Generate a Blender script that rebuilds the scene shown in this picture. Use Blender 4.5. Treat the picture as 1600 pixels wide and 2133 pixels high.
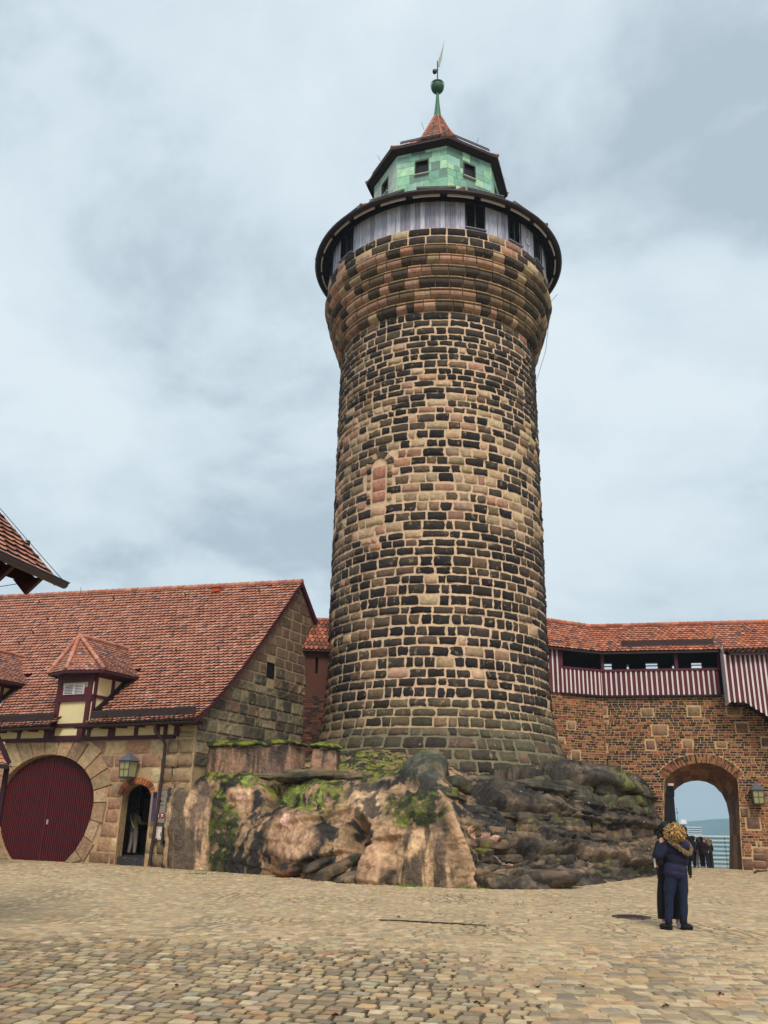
import bpy, bmesh, math, random
import numpy as np
from mathutils import Vector, noise, geometry, Matrix

# ------------------------------------------------------------------ camera, sky, sun, exposure
SC = bpy.context.scene
for o in list(bpy.data.objects): bpy.data.objects.remove(o)
COL = SC.collection
FPX, HZ, VX = 1800.0, 650.0, 114.0            # focal length in photo pixels, horizon offset, lean of the verticals
TH = math.atan(HZ/FPX); RHO = math.atan(VX*math.tan(TH)/FPX); EYE = 1.6
F = Vector((0, math.cos(TH), math.sin(TH))); U0 = Vector((0, -math.sin(TH), math.cos(TH))); R0 = Vector((1, 0, 0))
CR = R0*math.cos(RHO)+U0*math.sin(RHO); CU = U0*math.cos(RHO)-R0*math.sin(RHO)
cam = bpy.data.cameras.new('camera'); camo = bpy.data.objects.new('camera', cam); COL.objects.link(camo)
cam.sensor_fit = 'VERTICAL'; cam.sensor_height = 36; cam.lens = FPX/2133*36; cam.clip_start = .1; cam.clip_end = 20000
M3 = Matrix((CR, CU, -F)).transposed(); camo.matrix_world = Matrix.Translation((0, 0, EYE)) @ M3.to_4x4()
SC.camera = camo
SC.render.resolution_x = 768; SC.render.resolution_y = 1024

SUN_EL, SUN_AZ = math.radians(48), math.radians(172)   # azimuth clockwise from +Y
W_ = bpy.data.worlds.new('World'); SC.world = W_; W_.use_nodes = True
nt = W_.node_tree; nt.nodes.clear()
def N(t, **k):
    n = nt.nodes.new(t)
    for a, b in k.items(): setattr(n, a, b)
    return n
out = N('ShaderNodeOutputWorld'); bg = N('ShaderNodeBackground'); sky = N('ShaderNodeTexSky', sky_type='NISHITA', sun_disc=False)
sky.sun_elevation = SUN_EL; sky.sun_rotation = SUN_AZ; sky.air_density = 1.4; sky.dust_density = 3
tc = N('ShaderNodeTexCoord'); sep = N('ShaderNodeSeparateXYZ'); nt.links.new(tc.outputs['Generated'], sep.inputs[0])
mx = N('ShaderNodeMath', operation='MAXIMUM'); mx.inputs[1].default_value = 0.0; nt.links.new(sep.outputs[2], mx.inputs[0])
ad = N('ShaderNodeMath', operation='ADD'); ad.inputs[1].default_value = .32; nt.links.new(mx.outputs[0], ad.inputs[0])
dv = N('ShaderNodeVectorMath', operation='DIVIDE'); nt.links.new(tc.outputs['Generated'], dv.inputs[0]); nt.links.new(ad.outputs[0], dv.inputs[1])
mp = N('ShaderNodeMapping'); mp.inputs['Rotation'].default_value = (0, 0, .5); mp.inputs['Scale'].default_value = (1.15, 1.15, .5); mp.inputs['Location'].default_value = (3.1, 1.7, 0)
nt.links.new(dv.outputs[0], mp.inputs[0])
n1 = N('ShaderNodeTexNoise'); n1.inputs['Scale'].default_value = 2.1; n1.inputs['Detail'].default_value = 9; n1.inputs['Roughness'].default_value = .56; n1.inputs['Distortion'].default_value = .18
nt.links.new(mp.outputs[0], n1.inputs['Vector'])
rp = N('ShaderNodeValToRGB'); e = rp.color_ramp.elements
e[0].position = .36; e[0].color = (4.1, 4.9, 5.6, 1); e[1].position = .62; e[1].color = (7.1, 7.85, 8.3, 1)
m_ = e.new(.48); m_.color = (6.0, 6.9, 7.5, 1)
nt.links.new(n1.outputs[0], rp.inputs[0])
mixw = N('ShaderNodeMixRGB'); mixw.inputs[0].default_value = .93
nt.links.new(sky.outputs[0], mixw.inputs[1]); nt.links.new(rp.outputs[0], mixw.inputs[2]); nt.links.new(mixw.outputs[0], bg.inputs[0])
bg.inputs[1].default_value = .1; nt.links.new(bg.outputs[0], out.inputs[0])
sl = bpy.data.lights.new('sun', 'SUN'); sl.energy = 2.4; sl.angle = math.radians(22); sl.color = (1, .93, .83)
so = bpy.data.objects.new('sun', sl); COL.objects.link(so)
sd = Vector((math.sin(SUN_AZ)*math.cos(SUN_EL), math.cos(SUN_AZ)*math.cos(SUN_EL), math.sin(SUN_EL)))
so.rotation_euler = sd.to_track_quat('Z', 'Y').to_euler()
SC.view_settings.view_transform = 'Standard'; SC.view_settings.look = 'None'; SC.view_settings.exposure = 0.28; SC.view_settings.gamma = 1

# ------------------------------------------------------------------ helpers
rnd = random.Random(7)
C0 = Vector((0, 0, EYE))
def ray(x, y):
    d = F+CR*((x-800)/FPX)-CU*((y-1066.5)/FPX); return d/d.y
def at(x, y, Y): return C0+ray(x, y)*Y
def onp(x, y, p, n):
    r = ray(x, y); return C0+r*((Vector(p)-C0).dot(n)/r.dot(n))
def lin(c): return tuple((v/255/12.92 if v/255 <= .04045 else ((v/255+.055)/1.055)**2.4) for v in c)
def nz(p, s=1.0, o=0.0): return noise.noise(Vector((p[0]*s+o, p[1]*s+o*1.7, p[2]*s-o)))
def fbm(p, s, o=0.0, k=4):
    v = 0; a = 1; t = 0
    for i in range(k):
        v += a*noise.noise(Vector((p[0]*s+o, p[1]*s+o*1.3, p[2]*s-o))); t += a; a *= .5; s *= 2.1
    return v/t
def mixc(a, b, t): return tuple(a[i]*(1-t)+b[i]*t for i in range(3))
def jit(c, a, r=rnd):
    k = 1+r.uniform(-a, a); return tuple(max(.002, v*k*(1+r.uniform(-a, a)*.35)) for v in c)
def sst(a, b, x):
    t = min(1, max(0, (x-a)/(b-a))); return t*t*(3-2*t)
def interp(x, pts):
    if x <= pts[0][0]: return pts[0][1]
    for (a, va), (b, vb) in zip(pts, pts[1:]):
        if x <= b: return va+(vb-va)*(x-a)/(b-a)
    return pts[-1][1]

class MB:
    def __init__(s): s.v = []; s.f = []; s.c = []
    def face(s, pts, col=(.5, .5, .5)):
        i = len(s.v); s.v += [tuple(p) for p in pts]; s.f.append(tuple(range(i, i+len(pts)))); s.c.append(col)
    def grid(s, P, col, closed=False):       # P[j][i] points; col colour or function(j,i)
        i0 = len(s.v); nj = len(P); ni = len(P[0])
        for r in P: s.v += [tuple(p) for p in r]
        for j in range(nj-1):
            for i in range(ni if closed else ni-1):
                k = (i+1) % ni
                s.f.append((i0+j*ni+i, i0+j*ni+k, i0+(j+1)*ni+k, i0+(j+1)*ni+i)); s.c.append(col(j, i) if callable(col) else col)
    def box(s, c, h, ax=None, col=(.5, .5, .5)):     # centre, half sizes, axes
        c = Vector(c); X, Y, Z = ax or (Vector((1, 0, 0)), Vector((0, 1, 0)), Vector((0, 0, 1)))
        P = [c+X*h[0]*a+Y*h[1]*b+Z*h[2]*d for d in (-1, 1) for b in (-1, 1) for a in (-1, 1)]
        i = len(s.v); s.v += [tuple(p) for p in P]
        for f in ((0, 2, 3, 1), (4, 5, 7, 6), (0, 1, 5, 4), (2, 6, 7, 3), (0, 4, 6, 2), (1, 3, 7, 5)):
            s.f.append(tuple(i+k for k in f)); s.c.append(col)
    def beam(s, a, b, w, h, up=(0, 0, 1), col=(.5, .5, .5)):
        a = Vector(a); b = Vector(b); d = b-a; L = d.length; d.normalize(); x = d.cross(Vector(up)).normalized(); z = x.cross(d)
        s.box((a+b)/2, (L/2, w/2, h/2), (d, x, z), col)
    def tube(s, pts, rad, seg=10, col=(.5, .5, .5), caps=True, up=None, sub=1, ridge=None):
        pts = [Vector(p) for p in pts]; rad = [r if isinstance(r, tuple) else (r, r) for r in (rad if isinstance(rad, list) else [rad]*len(pts))]
        if sub > 1:
            q = []; rr = []
            for i in range(len(pts)-1):
                p0 = pts[max(0, i-1)]; p1 = pts[i]; p2 = pts[i+1]; p3 = pts[min(len(pts)-1, i+2)]
                for k in range(sub):
                    t = k/sub
                    q.append(.5*((2*p1)+(p2-p0)*t+(2*p0-5*p1+4*p2-p3)*t*t+(3*p1-p0-3*p2+p3)*t**3))
                    u = t*t*(3-2*t); rr.append(tuple(rad[i][m]*(1-u)+rad[i+1][m]*u for m in (0, 1)))
            q.append(pts[-1]); rr.append(rad[-1]); pts, rad = q, rr
        P = []; X = None
        for i, p in enumerate(pts):
            d = (pts[min(i+1, len(pts)-1)]-pts[max(i-1, 0)]).normalized()
            ref = Vector(up) if up else (X if X is not None else (Vector((1, 0, 0)) if abs(d.x) < .8 else Vector((0, 1, 0))))
            X = (ref-d*ref.dot(d)).normalized(); Y = d.cross(X)
            k = 1.0
            if ridge: k = 1+ridge[1]*(abs(math.sin(math.pi*i/ridge[0]))-.5)
            P.append([p+X*rad[i][0]*k*math.cos(a)+Y*rad[i][1]*k*math.sin(a) for a in [2*math.pi*j/seg for j in range(seg)]])
        s.grid(P, col, closed=True)
        if caps: s.face(P[0][::-1], col if not callable(col) else col(0, 0)); s.face(P[-1], col if not callable(col) else col(len(P)-2, 0))
    def lathe(s, c, prof, seg=32, col=(.5, .5, .5), a0=0, a1=2*math.pi):
        full = abs(a1-a0-2*math.pi) < 1e-6; n = seg if full else seg+1
        A = [a0+(a1-a0)*i/seg for i in range(n)]
        s.grid([[Vector((c[0]+r*math.sin(a), c[1]-r*math.cos(a), z)) for a in A] for r, z in prof], col, closed=full)
    def ball(s, c, r, seg=12, rings=8, col=(.5, .5, .5), f=None):
        r = r if isinstance(r, tuple) else (r, r, r); P = []
        for j in range(rings+1):
            t = math.pi*(j/rings*.98+.01); row = []
            for i in range(seg):
                a = 2*math.pi*i/seg; d = Vector((math.sin(t)*math.cos(a), math.sin(t)*math.sin(a), math.cos(t)))
                k = f(d) if f else 1.0
                row.append(Vector(c)+Vector((d.x*r[0], d.y*r[1], d.z*r[2]))*k)
            P.append(row)
        s.grid(P, col, closed=True); s.face(P[0][::-1], col); s.face(P[-1], col)
    def poly(s, pts2, fr, holes=(), col=(.5, .5, .5), d=0.0):   # flat plate with holes in a frame
        loops = [[Vector((p[0], p[1], 0)) for p in pts2]]+[[Vector((p[0], p[1], 0)) for p in h] for h in holes]
        flat = [p for l in loops for p in l]; i = len(s.v); s.v += [tuple(fr(p.x, p.y, d)) for p in flat]
        for t in geometry.tessellate_polygon(loops): s.f.append((i+t[0], i+t[1], i+t[2])); s.c.append(col)
    def prism(s, pts, off, col=(.5, .5, .5)):           # closed polygon extruded by a vector
        pts = [Vector(p) for p in pts]; off = Vector(off); q = [p+off for p in pts]
        s.face(pts, col); s.face(q[::-1], col)
        for i in range(len(pts)):
            k = (i+1) % len(pts); s.face([pts[i], q[i], q[k], pts[k]], col)
    def build(s, name, mat, parent=None, smooth=False, loc=None, merge=False):
        me = bpy.data.meshes.new(name); me.from_pydata(s.v, [], s.f); me.update()
        ca = me.color_attributes.new('Col', 'FLOAT_COLOR', 'CORNER')
        n = len(me.loops); arr = np.ones((n, 4), np.float32)
        cnt = np.array([len(f) for f in s.f]); arr[:, :3] = np.repeat(np.array(s.c, np.float32), cnt, axis=0)
        ca.data.foreach_set('color', arr.ravel())
        if smooth: me.polygons.foreach_set('use_smooth', [True]*len(me.polygons))
        me.materials.append(mat)
        bm = bmesh.new(); bm.from_mesh(me)
        if merge: bmesh.ops.remove_doubles(bm, verts=bm.verts, dist=merge)
        bmesh.ops.recalc_face_normals(bm, faces=bm.faces) if len(bm.faces) < 60000 and merge else None
        bm.to_mesh(me); bm.free()
        o = bpy.data.objects.new(name, me); COL.objects.link(o)
        if parent is not None:
            o.parent = parent; o.matrix_parent_inverse = Matrix.Translation(parent.location).inverted() if not parent.parent else Matrix.Identity(4)
        return o

def tag(o, label=None, cat=None, group=None, kind=None):
    if label: o['label'] = label
    if cat: o['category'] = cat
    if group: o['group'] = group
    if kind: o['kind'] = kind
    return o
def thing(name, label, cat, loc=(0, 0, 0), group=None):
    o = bpy.data.objects.new(name, None); o.empty_display_size = .2; COL.objects.link(o); o.location = loc
    return tag(o, label, cat, group)

_m = {}
def mat(name, base=None, rough=.85, nscale=6, namp=.25, bump=.3, bscale=25, spec=.3, metal=0, stain=None, fine=0, stretch=None, bdist=.02):
    """procedural material: attribute or plain colour, varied by two noises, bumped by a third"""
    if name in _m: return _m[name]
    m = bpy.data.materials.new(name); m.use_nodes = True; t = m.node_tree; t.nodes.clear(); L = t.links
    def n(k, **a):
        x = t.nodes.new(k)
        for p, q in a.items(): setattr(x, p, q)
        return x
    o = n('ShaderNodeOutputMaterial'); b = n('ShaderNodeBsdfPrincipled'); L.new(b.outputs[0], o.inputs[0])
    tc = n('ShaderNodeTexCoord'); v = tc.outputs['Object']
    if stretch:
        mp = n('ShaderNodeMapping'); mp.inputs['Scale'].default_value = stretch; L.new(v, mp.inputs[0]); v = mp.outputs[0]
    if base is None:
        a = n('ShaderNodeAttribute', attribute_name='Col'); c = a.outputs['Color']
    else:
        a = n('ShaderNodeRGB'); a.outputs[0].default_value = (*base, 1); c = a.outputs[0]
    x = n('ShaderNodeTexNoise'); x.inputs['Scale'].default_value = nscale; x.inputs['Detail'].default_value = 6; x.inputs['Roughness'].default_value = .6; L.new(v, x.inputs['Vector'])
    mr = n('ShaderNodeMapRange'); mr.inputs['From Min'].default_value = .25; mr.inputs['From Max'].default_value = .75; mr.inputs['To Min'].default_value = 1-namp; mr.inputs['To Max'].default_value = 1+namp
    L.new(x.outputs[0], mr.inputs[0])
    vm = n('ShaderNodeVectorMath', operation='SCALE'); L.new(c, vm.inputs[0]); L.new(mr.outputs[0], vm.inputs['Scale']); c = vm.outputs[0]
    if stain:       # stain = (colour, scale, low, high, strength)
        y = n('ShaderNodeTexNoise'); y.inputs['Scale'].default_value = stain[1]; y.inputs['Detail'].default_value = 7; y.inputs['Roughness'].default_value = .65; L.new(v, y.inputs['Vector'])
        r2 = n('ShaderNodeMapRange'); r2.inputs['From Min'].default_value = stain[2]; r2.inputs['From Max'].default_value = stain[3]; r2.inputs['To Max'].default_value = stain[4]; L.new(y.outputs[0], r2.inputs[0])
        mi = n('ShaderNodeMixRGB'); mi.inputs[2].default_value = (*stain[0], 1); L.new(r2.outputs[0], mi.inputs[0]); L.new(c, mi.inputs[1]); c = mi.outputs[0]
    L.new(c, b.inputs['Base Color'])
    b.inputs['Roughness'].default_value = rough; b.inputs['Specular IOR Level'].default_value = spec; b.inputs['Metallic'].default_value = metal
    if bump:
        z = n('ShaderNodeTexNoise'); z.inputs['Scale'].default_value = bscale; z.inputs['Detail'].default_value = 5; z.inputs['Roughness'].default_value = .65; L.new(v, z.inputs['Vector'])
        bp = n('ShaderNodeBump'); bp.inputs['Strength'].default_value = bump; bp.inputs['Distance'].default_value = bdist; L.new(z.outputs[0], bp.inputs['Height']); L.new(bp.outputs[0], b.inputs['Normal'])
    _m[name] = m; return m
M_stone = mat('sandstone', nscale=5, namp=.38, bump=1.0, bscale=13, bdist=.07, stain=(lin((176, 148, 112)), 3.6, .60, .66, .55))
M_roll = mat('sandstone_moulded', nscale=6, namp=.3, bump=.5, bscale=20, bdist=.03, stain=(lin((50, 42, 36)), 2.2, .55, .7, .6))
M_rock = mat('rock', nscale=4.2, namp=.42, bump=.9, bscale=9, bdist=.08, spec=.4, rough=.62, stain=(lin((34, 29, 24)), 1.9, .56, .66, .45))
M_mort = mat('mortar', nscale=4, namp=.25, bump=.5, bscale=30)
M_brick = mat('brick', nscale=14, namp=.3, bump=.4, bscale=40)
M_tile = mat('roof_tile', nscale=9, namp=.22, bump=.25, bscale=50, rough=.7)
M_wood = mat('painted_wood', nscale=5, namp=.18, bump=.2, bscale=30, rough=.6, stretch=(1, 1, .25))
M_plank = mat('weathered_boards', nscale=7, namp=.45, bump=.5, bscale=14, rough=.8, stretch=(3, 3, .22))
M_plast = mat('plaster', nscale=2, namp=.1, bump=.15, bscale=30, rough=.9)
M_cop = mat('verdigris_copper', nscale=3, namp=.22, bump=.15, bscale=12, rough=.6, stain=(lin((95, 120, 105)), 1.6, .55, .72, .6))
M_met = mat('dark_metal', nscale=5, namp=.2, bump=.05, rough=.45, spec=.5)
M_cob = mat('cobble', nscale=7, namp=.3, bump=.55, bscale=26, rough=.8, bdist=.015)
M_gnd = mat('joint_sand', nscale=5, namp=.28, bump=.6, bscale=40, rough=.95)
M_cloth = mat('cloth', nscale=9, namp=.2, bump=.3, bscale=30, rough=.85)
M_skin = mat('skin', nscale=8, namp=.08, bump=.05, rough=.55)
M_hair = mat('hair', nscale=30, namp=.45, bump=.8, bscale=60, rough=.5)
M_paper = mat('sign_face', nscale=3, namp=.05, bump=0, rough=.5)
M_moss = mat('moss', nscale=12, namp=.5, bump=.8, bscale=40, rough=.9)
M_land = mat('far_land', nscale=.012, namp=.35, bump=0, rough=1)
M_far = mat('far_wall', nscale=.05, namp=.08, bump=0, rough=.8)

K_ = Vector((0, 0, 1))
def planar(p0, u, nout):
    p0 = Vector(p0); u = Vector(u); nout = Vector(nout)
    return lambda s, z, d=0.0: Vector((p0.x+u.x*s+nout.x*d, p0.y+u.y*s+nout.y*d, p0.z+z))

def boss(mb, fr, u0, u1, z0, z1, g, rel, col, n=4, rough=.5, r=rnd):
    """one rough-faced stone: a bevelled, uneven pillow"""
    w = u1-u0; h = z1-z0
    if w < .05 or h < .04: return
    tu = [0, .5*min(.12, .08/w*2), .35, .68, 1-.5*min(.12, .08/w*2), 1] if n > 3 else [0, .1, .9, 1]
    tz = [0, .1, .5, .9, 1] if n > 3 else [0, .12, .88, 1]
    o = r.uniform(0, 50); ju = [r.uniform(-1, 1)*g*.5 for _ in range(8)]
    P = []
    for j, b in enumerate(tz):
        row = []
        for i, a in enumerate(tu):
            ei = i in (0, len(tu)-1); ej = j in (0, len(tz)-1)
            d = -.01 if (ei or ej) else rel*(1+rough*noise.noise(Vector((a*w*5+o, b*h*6, o)))*1.6)
            du = dz = 0
            if ei and ej: du = g*.55*(1 if i == 0 else -1); dz = g*.55*(1 if j == 0 else -1)
            uu = u0+g/2+a*(w-g)+du+noise.noise(Vector((a*3+o, b*3, 1)))*g*rough*1.1; zz = z0+g/2+b*(h-g)+dz+noise.noise(Vector((a*4+o, b*3, 9)))*g*rough*1.1
            row.append(fr(uu, zz, d))
        P.append(row)
    mb.grid(P, col)

def courses(z0, z1, hr, r=rnd):
    z = z0; L = []
    while z < z1-.02:
        h = r.uniform(*hr) if not callable(hr) else hr(z, r)
        if z+h > z1-.1: h = z1-z
        L.append((z, z+h)); z += h
    return L

def clip_poly(poly, conv):      # Sutherland-Hodgman, conv counter-clockwise convex
    for i in range(len(conv)):
        a = conv[i]; b = conv[(i+1) % len(conv)]; o = []
        for k in range(len(poly)):
            p = poly[k]; q = poly[(k+1) % len(poly)]
            sp = (b[0]-a[0])*(p[1]-a[1])-(b[1]-a[1])*(p[0]-a[0]); sq = (b[0]-a[0])*(q[1]-a[1])-(b[1]-a[1])*(q[0]-a[0])
            if sp >= 0: o.append(p)
            if (sp >= 0) != (sq >= 0):
                t = sp/(sp-sq); o.append((p[0]+(q[0]-p[0])*t, p[1]+(q[1]-p[1])*t))
        poly = o
        if len(poly) < 3: return []
    return poly
def slab(mb, fr, poly, d, col, bev=.01):    # low relief block from a 2-D polygon
    cx = sum(p[0] for p in poly)/len(poly); cy = sum(p[1] for p in poly)/len(poly)
    q = []
    for p in poly:
        dx = cx-p[0]; dy = cy-p[1]; l = math.hypot(dx, dy)+1e-6; q.append((p[0]+dx/l*bev, p[1]+dy/l*bev))
    T = [fr(p[0], p[1], d) for p in q]; B = [fr(p[0], p[1], -.005) for p in poly]
    mb.face(T, col)
    for i in range(len(poly)):
        k = (i+1) % len(poly); mb.face([B[i], B[k], T[k], T[i]], col)
def inside(p, poly):
    c = False; n = len(poly)
    for i in range(n):
        a = poly[i]; b = poly[(i+1) % n]
        if (a[1] > p[1]) != (b[1] > p[1]) and p[0] < (b[0]-a[0])*(p[1]-a[1])/(b[1]-a[1])+a[0]: c = not c
    return c

TILE = [lin(c) for c in ((180, 122, 100), (172, 114, 94), (188, 133, 112), (162, 105, 86), (178, 115, 88), (138, 96, 84), (108, 90, 88))]
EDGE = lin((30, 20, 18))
def tiles(mb, S, nu, nv, mask=None, pal=TILE, wts=(6, 6, 3, 5, 3, 1.2, .4), lift=.035, r=rnd, pt=.28, dark=0.0):
    """beaver-tail tiles over a patch S(u,v) -> point, v up the slope"""
    cols = r.choices(pal, wts, k=4096); ci = 0
    for j in range(nv):
        off = .5*(j % 2)
        for i in range(-1 if off else 0, nu):
            a = (i+off)/nu; b = (i+off+1)/nu; a = max(a, 0); b = min(b, 1)
            if b-a < .15/nu: continue
            v = j/nv; v2 = min(1.0, (j+1.25)/nv); ci = (ci+1) % 4096
            if mask and not mask((a+b)/2, v+.5/nv): continue
            p0 = S(a, v); p1 = S(b, v); q0 = S(a, v2); q1 = S(b, v2)
            nrm = (p1-p0).cross(q0-p0); nrm.normalize()
            up = (q0-p0)*(1/1.25); jz = r.uniform(.8, 1.25)*lift; sk = r.uniform(-.06, .06)
            lo = []
            for t, h in ((.045, pt), (.24, .07), (.5, 0.), (.76, .07), (.955, pt)):
                lo.append(p0+(p1-p0)*t+up*(h+sk*(t-.5))+nrm*jz)
            col = jit(cols[ci], .1, r)
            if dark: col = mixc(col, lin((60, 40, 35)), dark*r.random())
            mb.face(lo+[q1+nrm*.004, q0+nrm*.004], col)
            ec = mixc(col, EDGE, .92)  # tile edges coloured near black: soot, plus painted shade of the gaps
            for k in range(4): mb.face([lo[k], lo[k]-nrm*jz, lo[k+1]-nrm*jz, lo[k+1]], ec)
def ridge_caps(mb, a, b, r, L=.4, col=TILE, rr=rnd, up=(0, 0, 1)):
    a = Vector(a); b = Vector(b); n = max(1, round((b-a).length/L)); d = (b-a)/n
    for i in range(n):
        c = jit(rr.choice(col[:5]), .12, rr); p = a+d*i; q = p+d*1.08
        mb.tube([p, q], [r*1.12, r*.9], 10, c)

# palette
DK = [lin(c) for c in ((48, 41, 38), (38, 33, 31), (58, 49, 43), (44, 38, 35), (66, 56, 48))]
MD = [lin(c) for c in ((108, 86, 66), (94, 76, 60), (126, 102, 78), (82, 70, 57))]
TN = [lin(c) for c in ((180, 154, 120), (196, 170, 134), (162, 138, 108), (186, 156, 126))]
PK = [lin(c) for c in ((178, 136, 112), (186, 146, 122), (158, 120, 98), (182, 134, 106))]
GN = [lin(c) for c in ((94, 87, 66), (82, 78, 60), (112, 100, 76), (72, 65, 52))]
MORT = lin((206, 174, 142))
exec_order = 'setting, tower, house, walls, people'

# ------------------------------------------------------------------ ground
def gz(x, y):
    z = -.034*(min(y, 59.5)-42.5)*sst(41, 44, y) if y > 41 else 0.0
    z += .02*math.sin(x*.5)*math.sin(y*.37)*sst(8, 14, y)*(1-sst(30, 40, y))
    r = max(abs(x-2)-46, y-59.6, -y-25, 0)
    return z-47*sst(0, 150, r)-3*sst(0, 3, r)
def axis_(a, b, near0, near1, st):
    L = []; v = near0
    while v < near1+1e-6: L.append(v); v += st
    d = st*2; v = near0
    lo = []
    while v > a: v -= d; lo.append(v); d *= 1.35
    d = st*2; v = L[-1]
    while v < b: v += d; L.append(v); d *= 1.35
    return lo[::-1]+L
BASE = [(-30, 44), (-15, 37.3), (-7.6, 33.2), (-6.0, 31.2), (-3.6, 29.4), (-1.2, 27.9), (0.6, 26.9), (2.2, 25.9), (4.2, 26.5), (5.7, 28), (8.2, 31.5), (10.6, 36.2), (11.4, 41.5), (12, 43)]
def joint_col(x, y):
    t = .5+.5*noise.noise(Vector((x*.45, y*.45, 3)))
    sand = mixc(lin((196, 172, 138)), lin((164, 140, 108)), t)
    dirt_shade = mixc(lin((44, 38, 26)), lin((74, 64, 42)), t)
    k = (1-sst(12.2, 14.2, y+.9*noise.noise(Vector((x*.4, y*.3, 7)))))*(1-sst(.4, 2.2, x+.8*noise.noise(Vector((x, y*.4, 2)))))
    k2 = .55*sst(13, 19, y)+sst(.05, .4, noise.noise(Vector((x*.8, y*.35, 17))))*(1-sst(20, 27, y))
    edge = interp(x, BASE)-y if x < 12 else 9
    c = mixc(sand, dirt_shade, min(1, k*.9+k2*.5+.75*(1-sst(.1, .9, edge+.5*t))))  # the darkening along the rock foot is contact shade painted into the joints
    if t > .66 and k > .4: c = mixc(c, lin((84, 92, 36)), .45)
    return c
mb = MB(); xs = axis_(-9000, 9000, -18, 24, .5); ys = axis_(-9000, 9000, 4, 60, .5)
P = [[Vector((x, y, gz(x, y))) for x in xs] for y in ys]
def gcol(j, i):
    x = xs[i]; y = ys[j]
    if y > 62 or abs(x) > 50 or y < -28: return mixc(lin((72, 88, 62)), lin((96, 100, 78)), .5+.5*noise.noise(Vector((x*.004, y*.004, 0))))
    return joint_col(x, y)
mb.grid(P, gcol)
tag(mb.build('ground', M_gnd, smooth=True), kind='structure')

COB = [lin(c) for c in ((170, 148, 116), (158, 137, 106), (184, 162, 130), (144, 126, 100), (130, 114, 92), (172, 142, 104), (154, 143, 120), (118, 106, 90), (160, 124, 92), (132, 122, 104))]
def cobbles():
    mb = MB(); r = random.Random(11)
    def place(cx, cy, w, d, ang, base):
        if cy < 5.5 or abs(cx) > .47*cy+4.2: return
        if cx < 12 and cy > interp(cx, BASE)-.05: return
        if cx >= 12 and cy > 40.2+.0*cx and not (11 < cx < 17 and cy < 52): return
        if cx >= 17 and cy > 43-.23*(cx-10.96)-.2: return
        z = gz(cx, cy); nn = noise.noise(Vector((cx*.35, cy*.3, 5)))
        # worn, sanded-up band through the middle of the yard; crisp setts near the viewer
        worn = sst(12.5, 15, cy+nn*1.5)*(1-.35*sst(24, 28, cy)); 
        right = sst(.6, 2.6, cx+nn)
        hgt = .017*(1-worn*.80)*(1-.45*right)+.001
        sink = r.random()
        if sink < .10*worn+.06*right: hgt = .0015
        c = r.choices(COB, (6, 6, 5, 5, 3, 3+2*right, 2, 1.5+2*right, 1+right, .35+.4*right))[0]
        c = jit(c, .13+.11*sst(12, 16, cy), r)
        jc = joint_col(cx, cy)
        c = mixc(c, lin((190, 166, 128)), .30*worn+.10*right)
        ca = math.cos(ang); sa = math.sin(ang); g = .007+.009*r.random()+.002*(1-right)
        hw = w/2-g; hd = d/2-g; o = r.uniform(0, 99)
        far = cy > 19
        sh = [(-1, -.72), (-.72, -1), (.72, -1), (1, -.72), (1, .72), (.72, 1), (-.72, 1), (-1, .72)] if not far else [(-1, -1), (1, -1), (1, 1), (-1, 1)]
        R = []; T = []; cs1, cs2 = (.90, .90) if cy < 12 else (.84, .86)
        for k, (a, b) in enumerate(sh):
            q = 1+.14*math.sin(o+k*2.1)
            x = a*hw*q; y = b*hd*q; R.append(Vector((cx+x*ca-y*sa, cy+x*sa+y*ca, z-.004)))
            x *= cs1; y *= cs2; T.append(Vector((cx+x*ca-y*sa, cy+x*sa+y*ca, z+hgt+.003*math.sin(o*3+k))))
        i0 = len(mb.v); n = len(sh); mb.v += [tuple(p) for p in R+T]
        for k in range(n):
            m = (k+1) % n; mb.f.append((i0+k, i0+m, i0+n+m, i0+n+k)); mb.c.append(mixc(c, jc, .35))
        mb.v.append((cx, cy, z+hgt+.005)); t = i0+2*n
        for k in range(n):
            m = (k+1) % n; mb.f.append((i0+n+k, i0+n+m, t)); mb.c.append(c)
    # left field: rows swung by about 12 degrees, right field: rows square to the gate wall
    for fld in (0, 1):
        ang = math.radians(-13) if fld == 0 else math.radians(1.5)
        ca = math.cos(ang); sa = math.sin(ang); yy = -8.0 if fld == 0 else 2.0
        while yy < 60:
            d = (r.uniform(.17, .24) if fld == 0 else r.uniform(.17, .24)); xx = -24+r.uniform(0, .3)
            while xx < 30:
                w = r.uniform(.15, .22) if fld == 0 else r.uniform(.17, .30)
                a = xx+w/2; b = yy+d/2+.12*noise.noise(Vector((xx*.3, yy*.3, 0)))
                cx = a*ca-b*sa; cy = a*sa+b*ca
                lim = 1.3+.05*cy+.7*noise.noise(Vector((cx*.3, cy*.2, 31)))
                if (cx < lim) == (fld == 0): place(cx, cy, w, d, ang+r.uniform(-.05, .05), yy)
                xx += w
            yy += d
    return mb
tag(cobbles().build('cobblestone_paving', M_cob), kind='structure')

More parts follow.
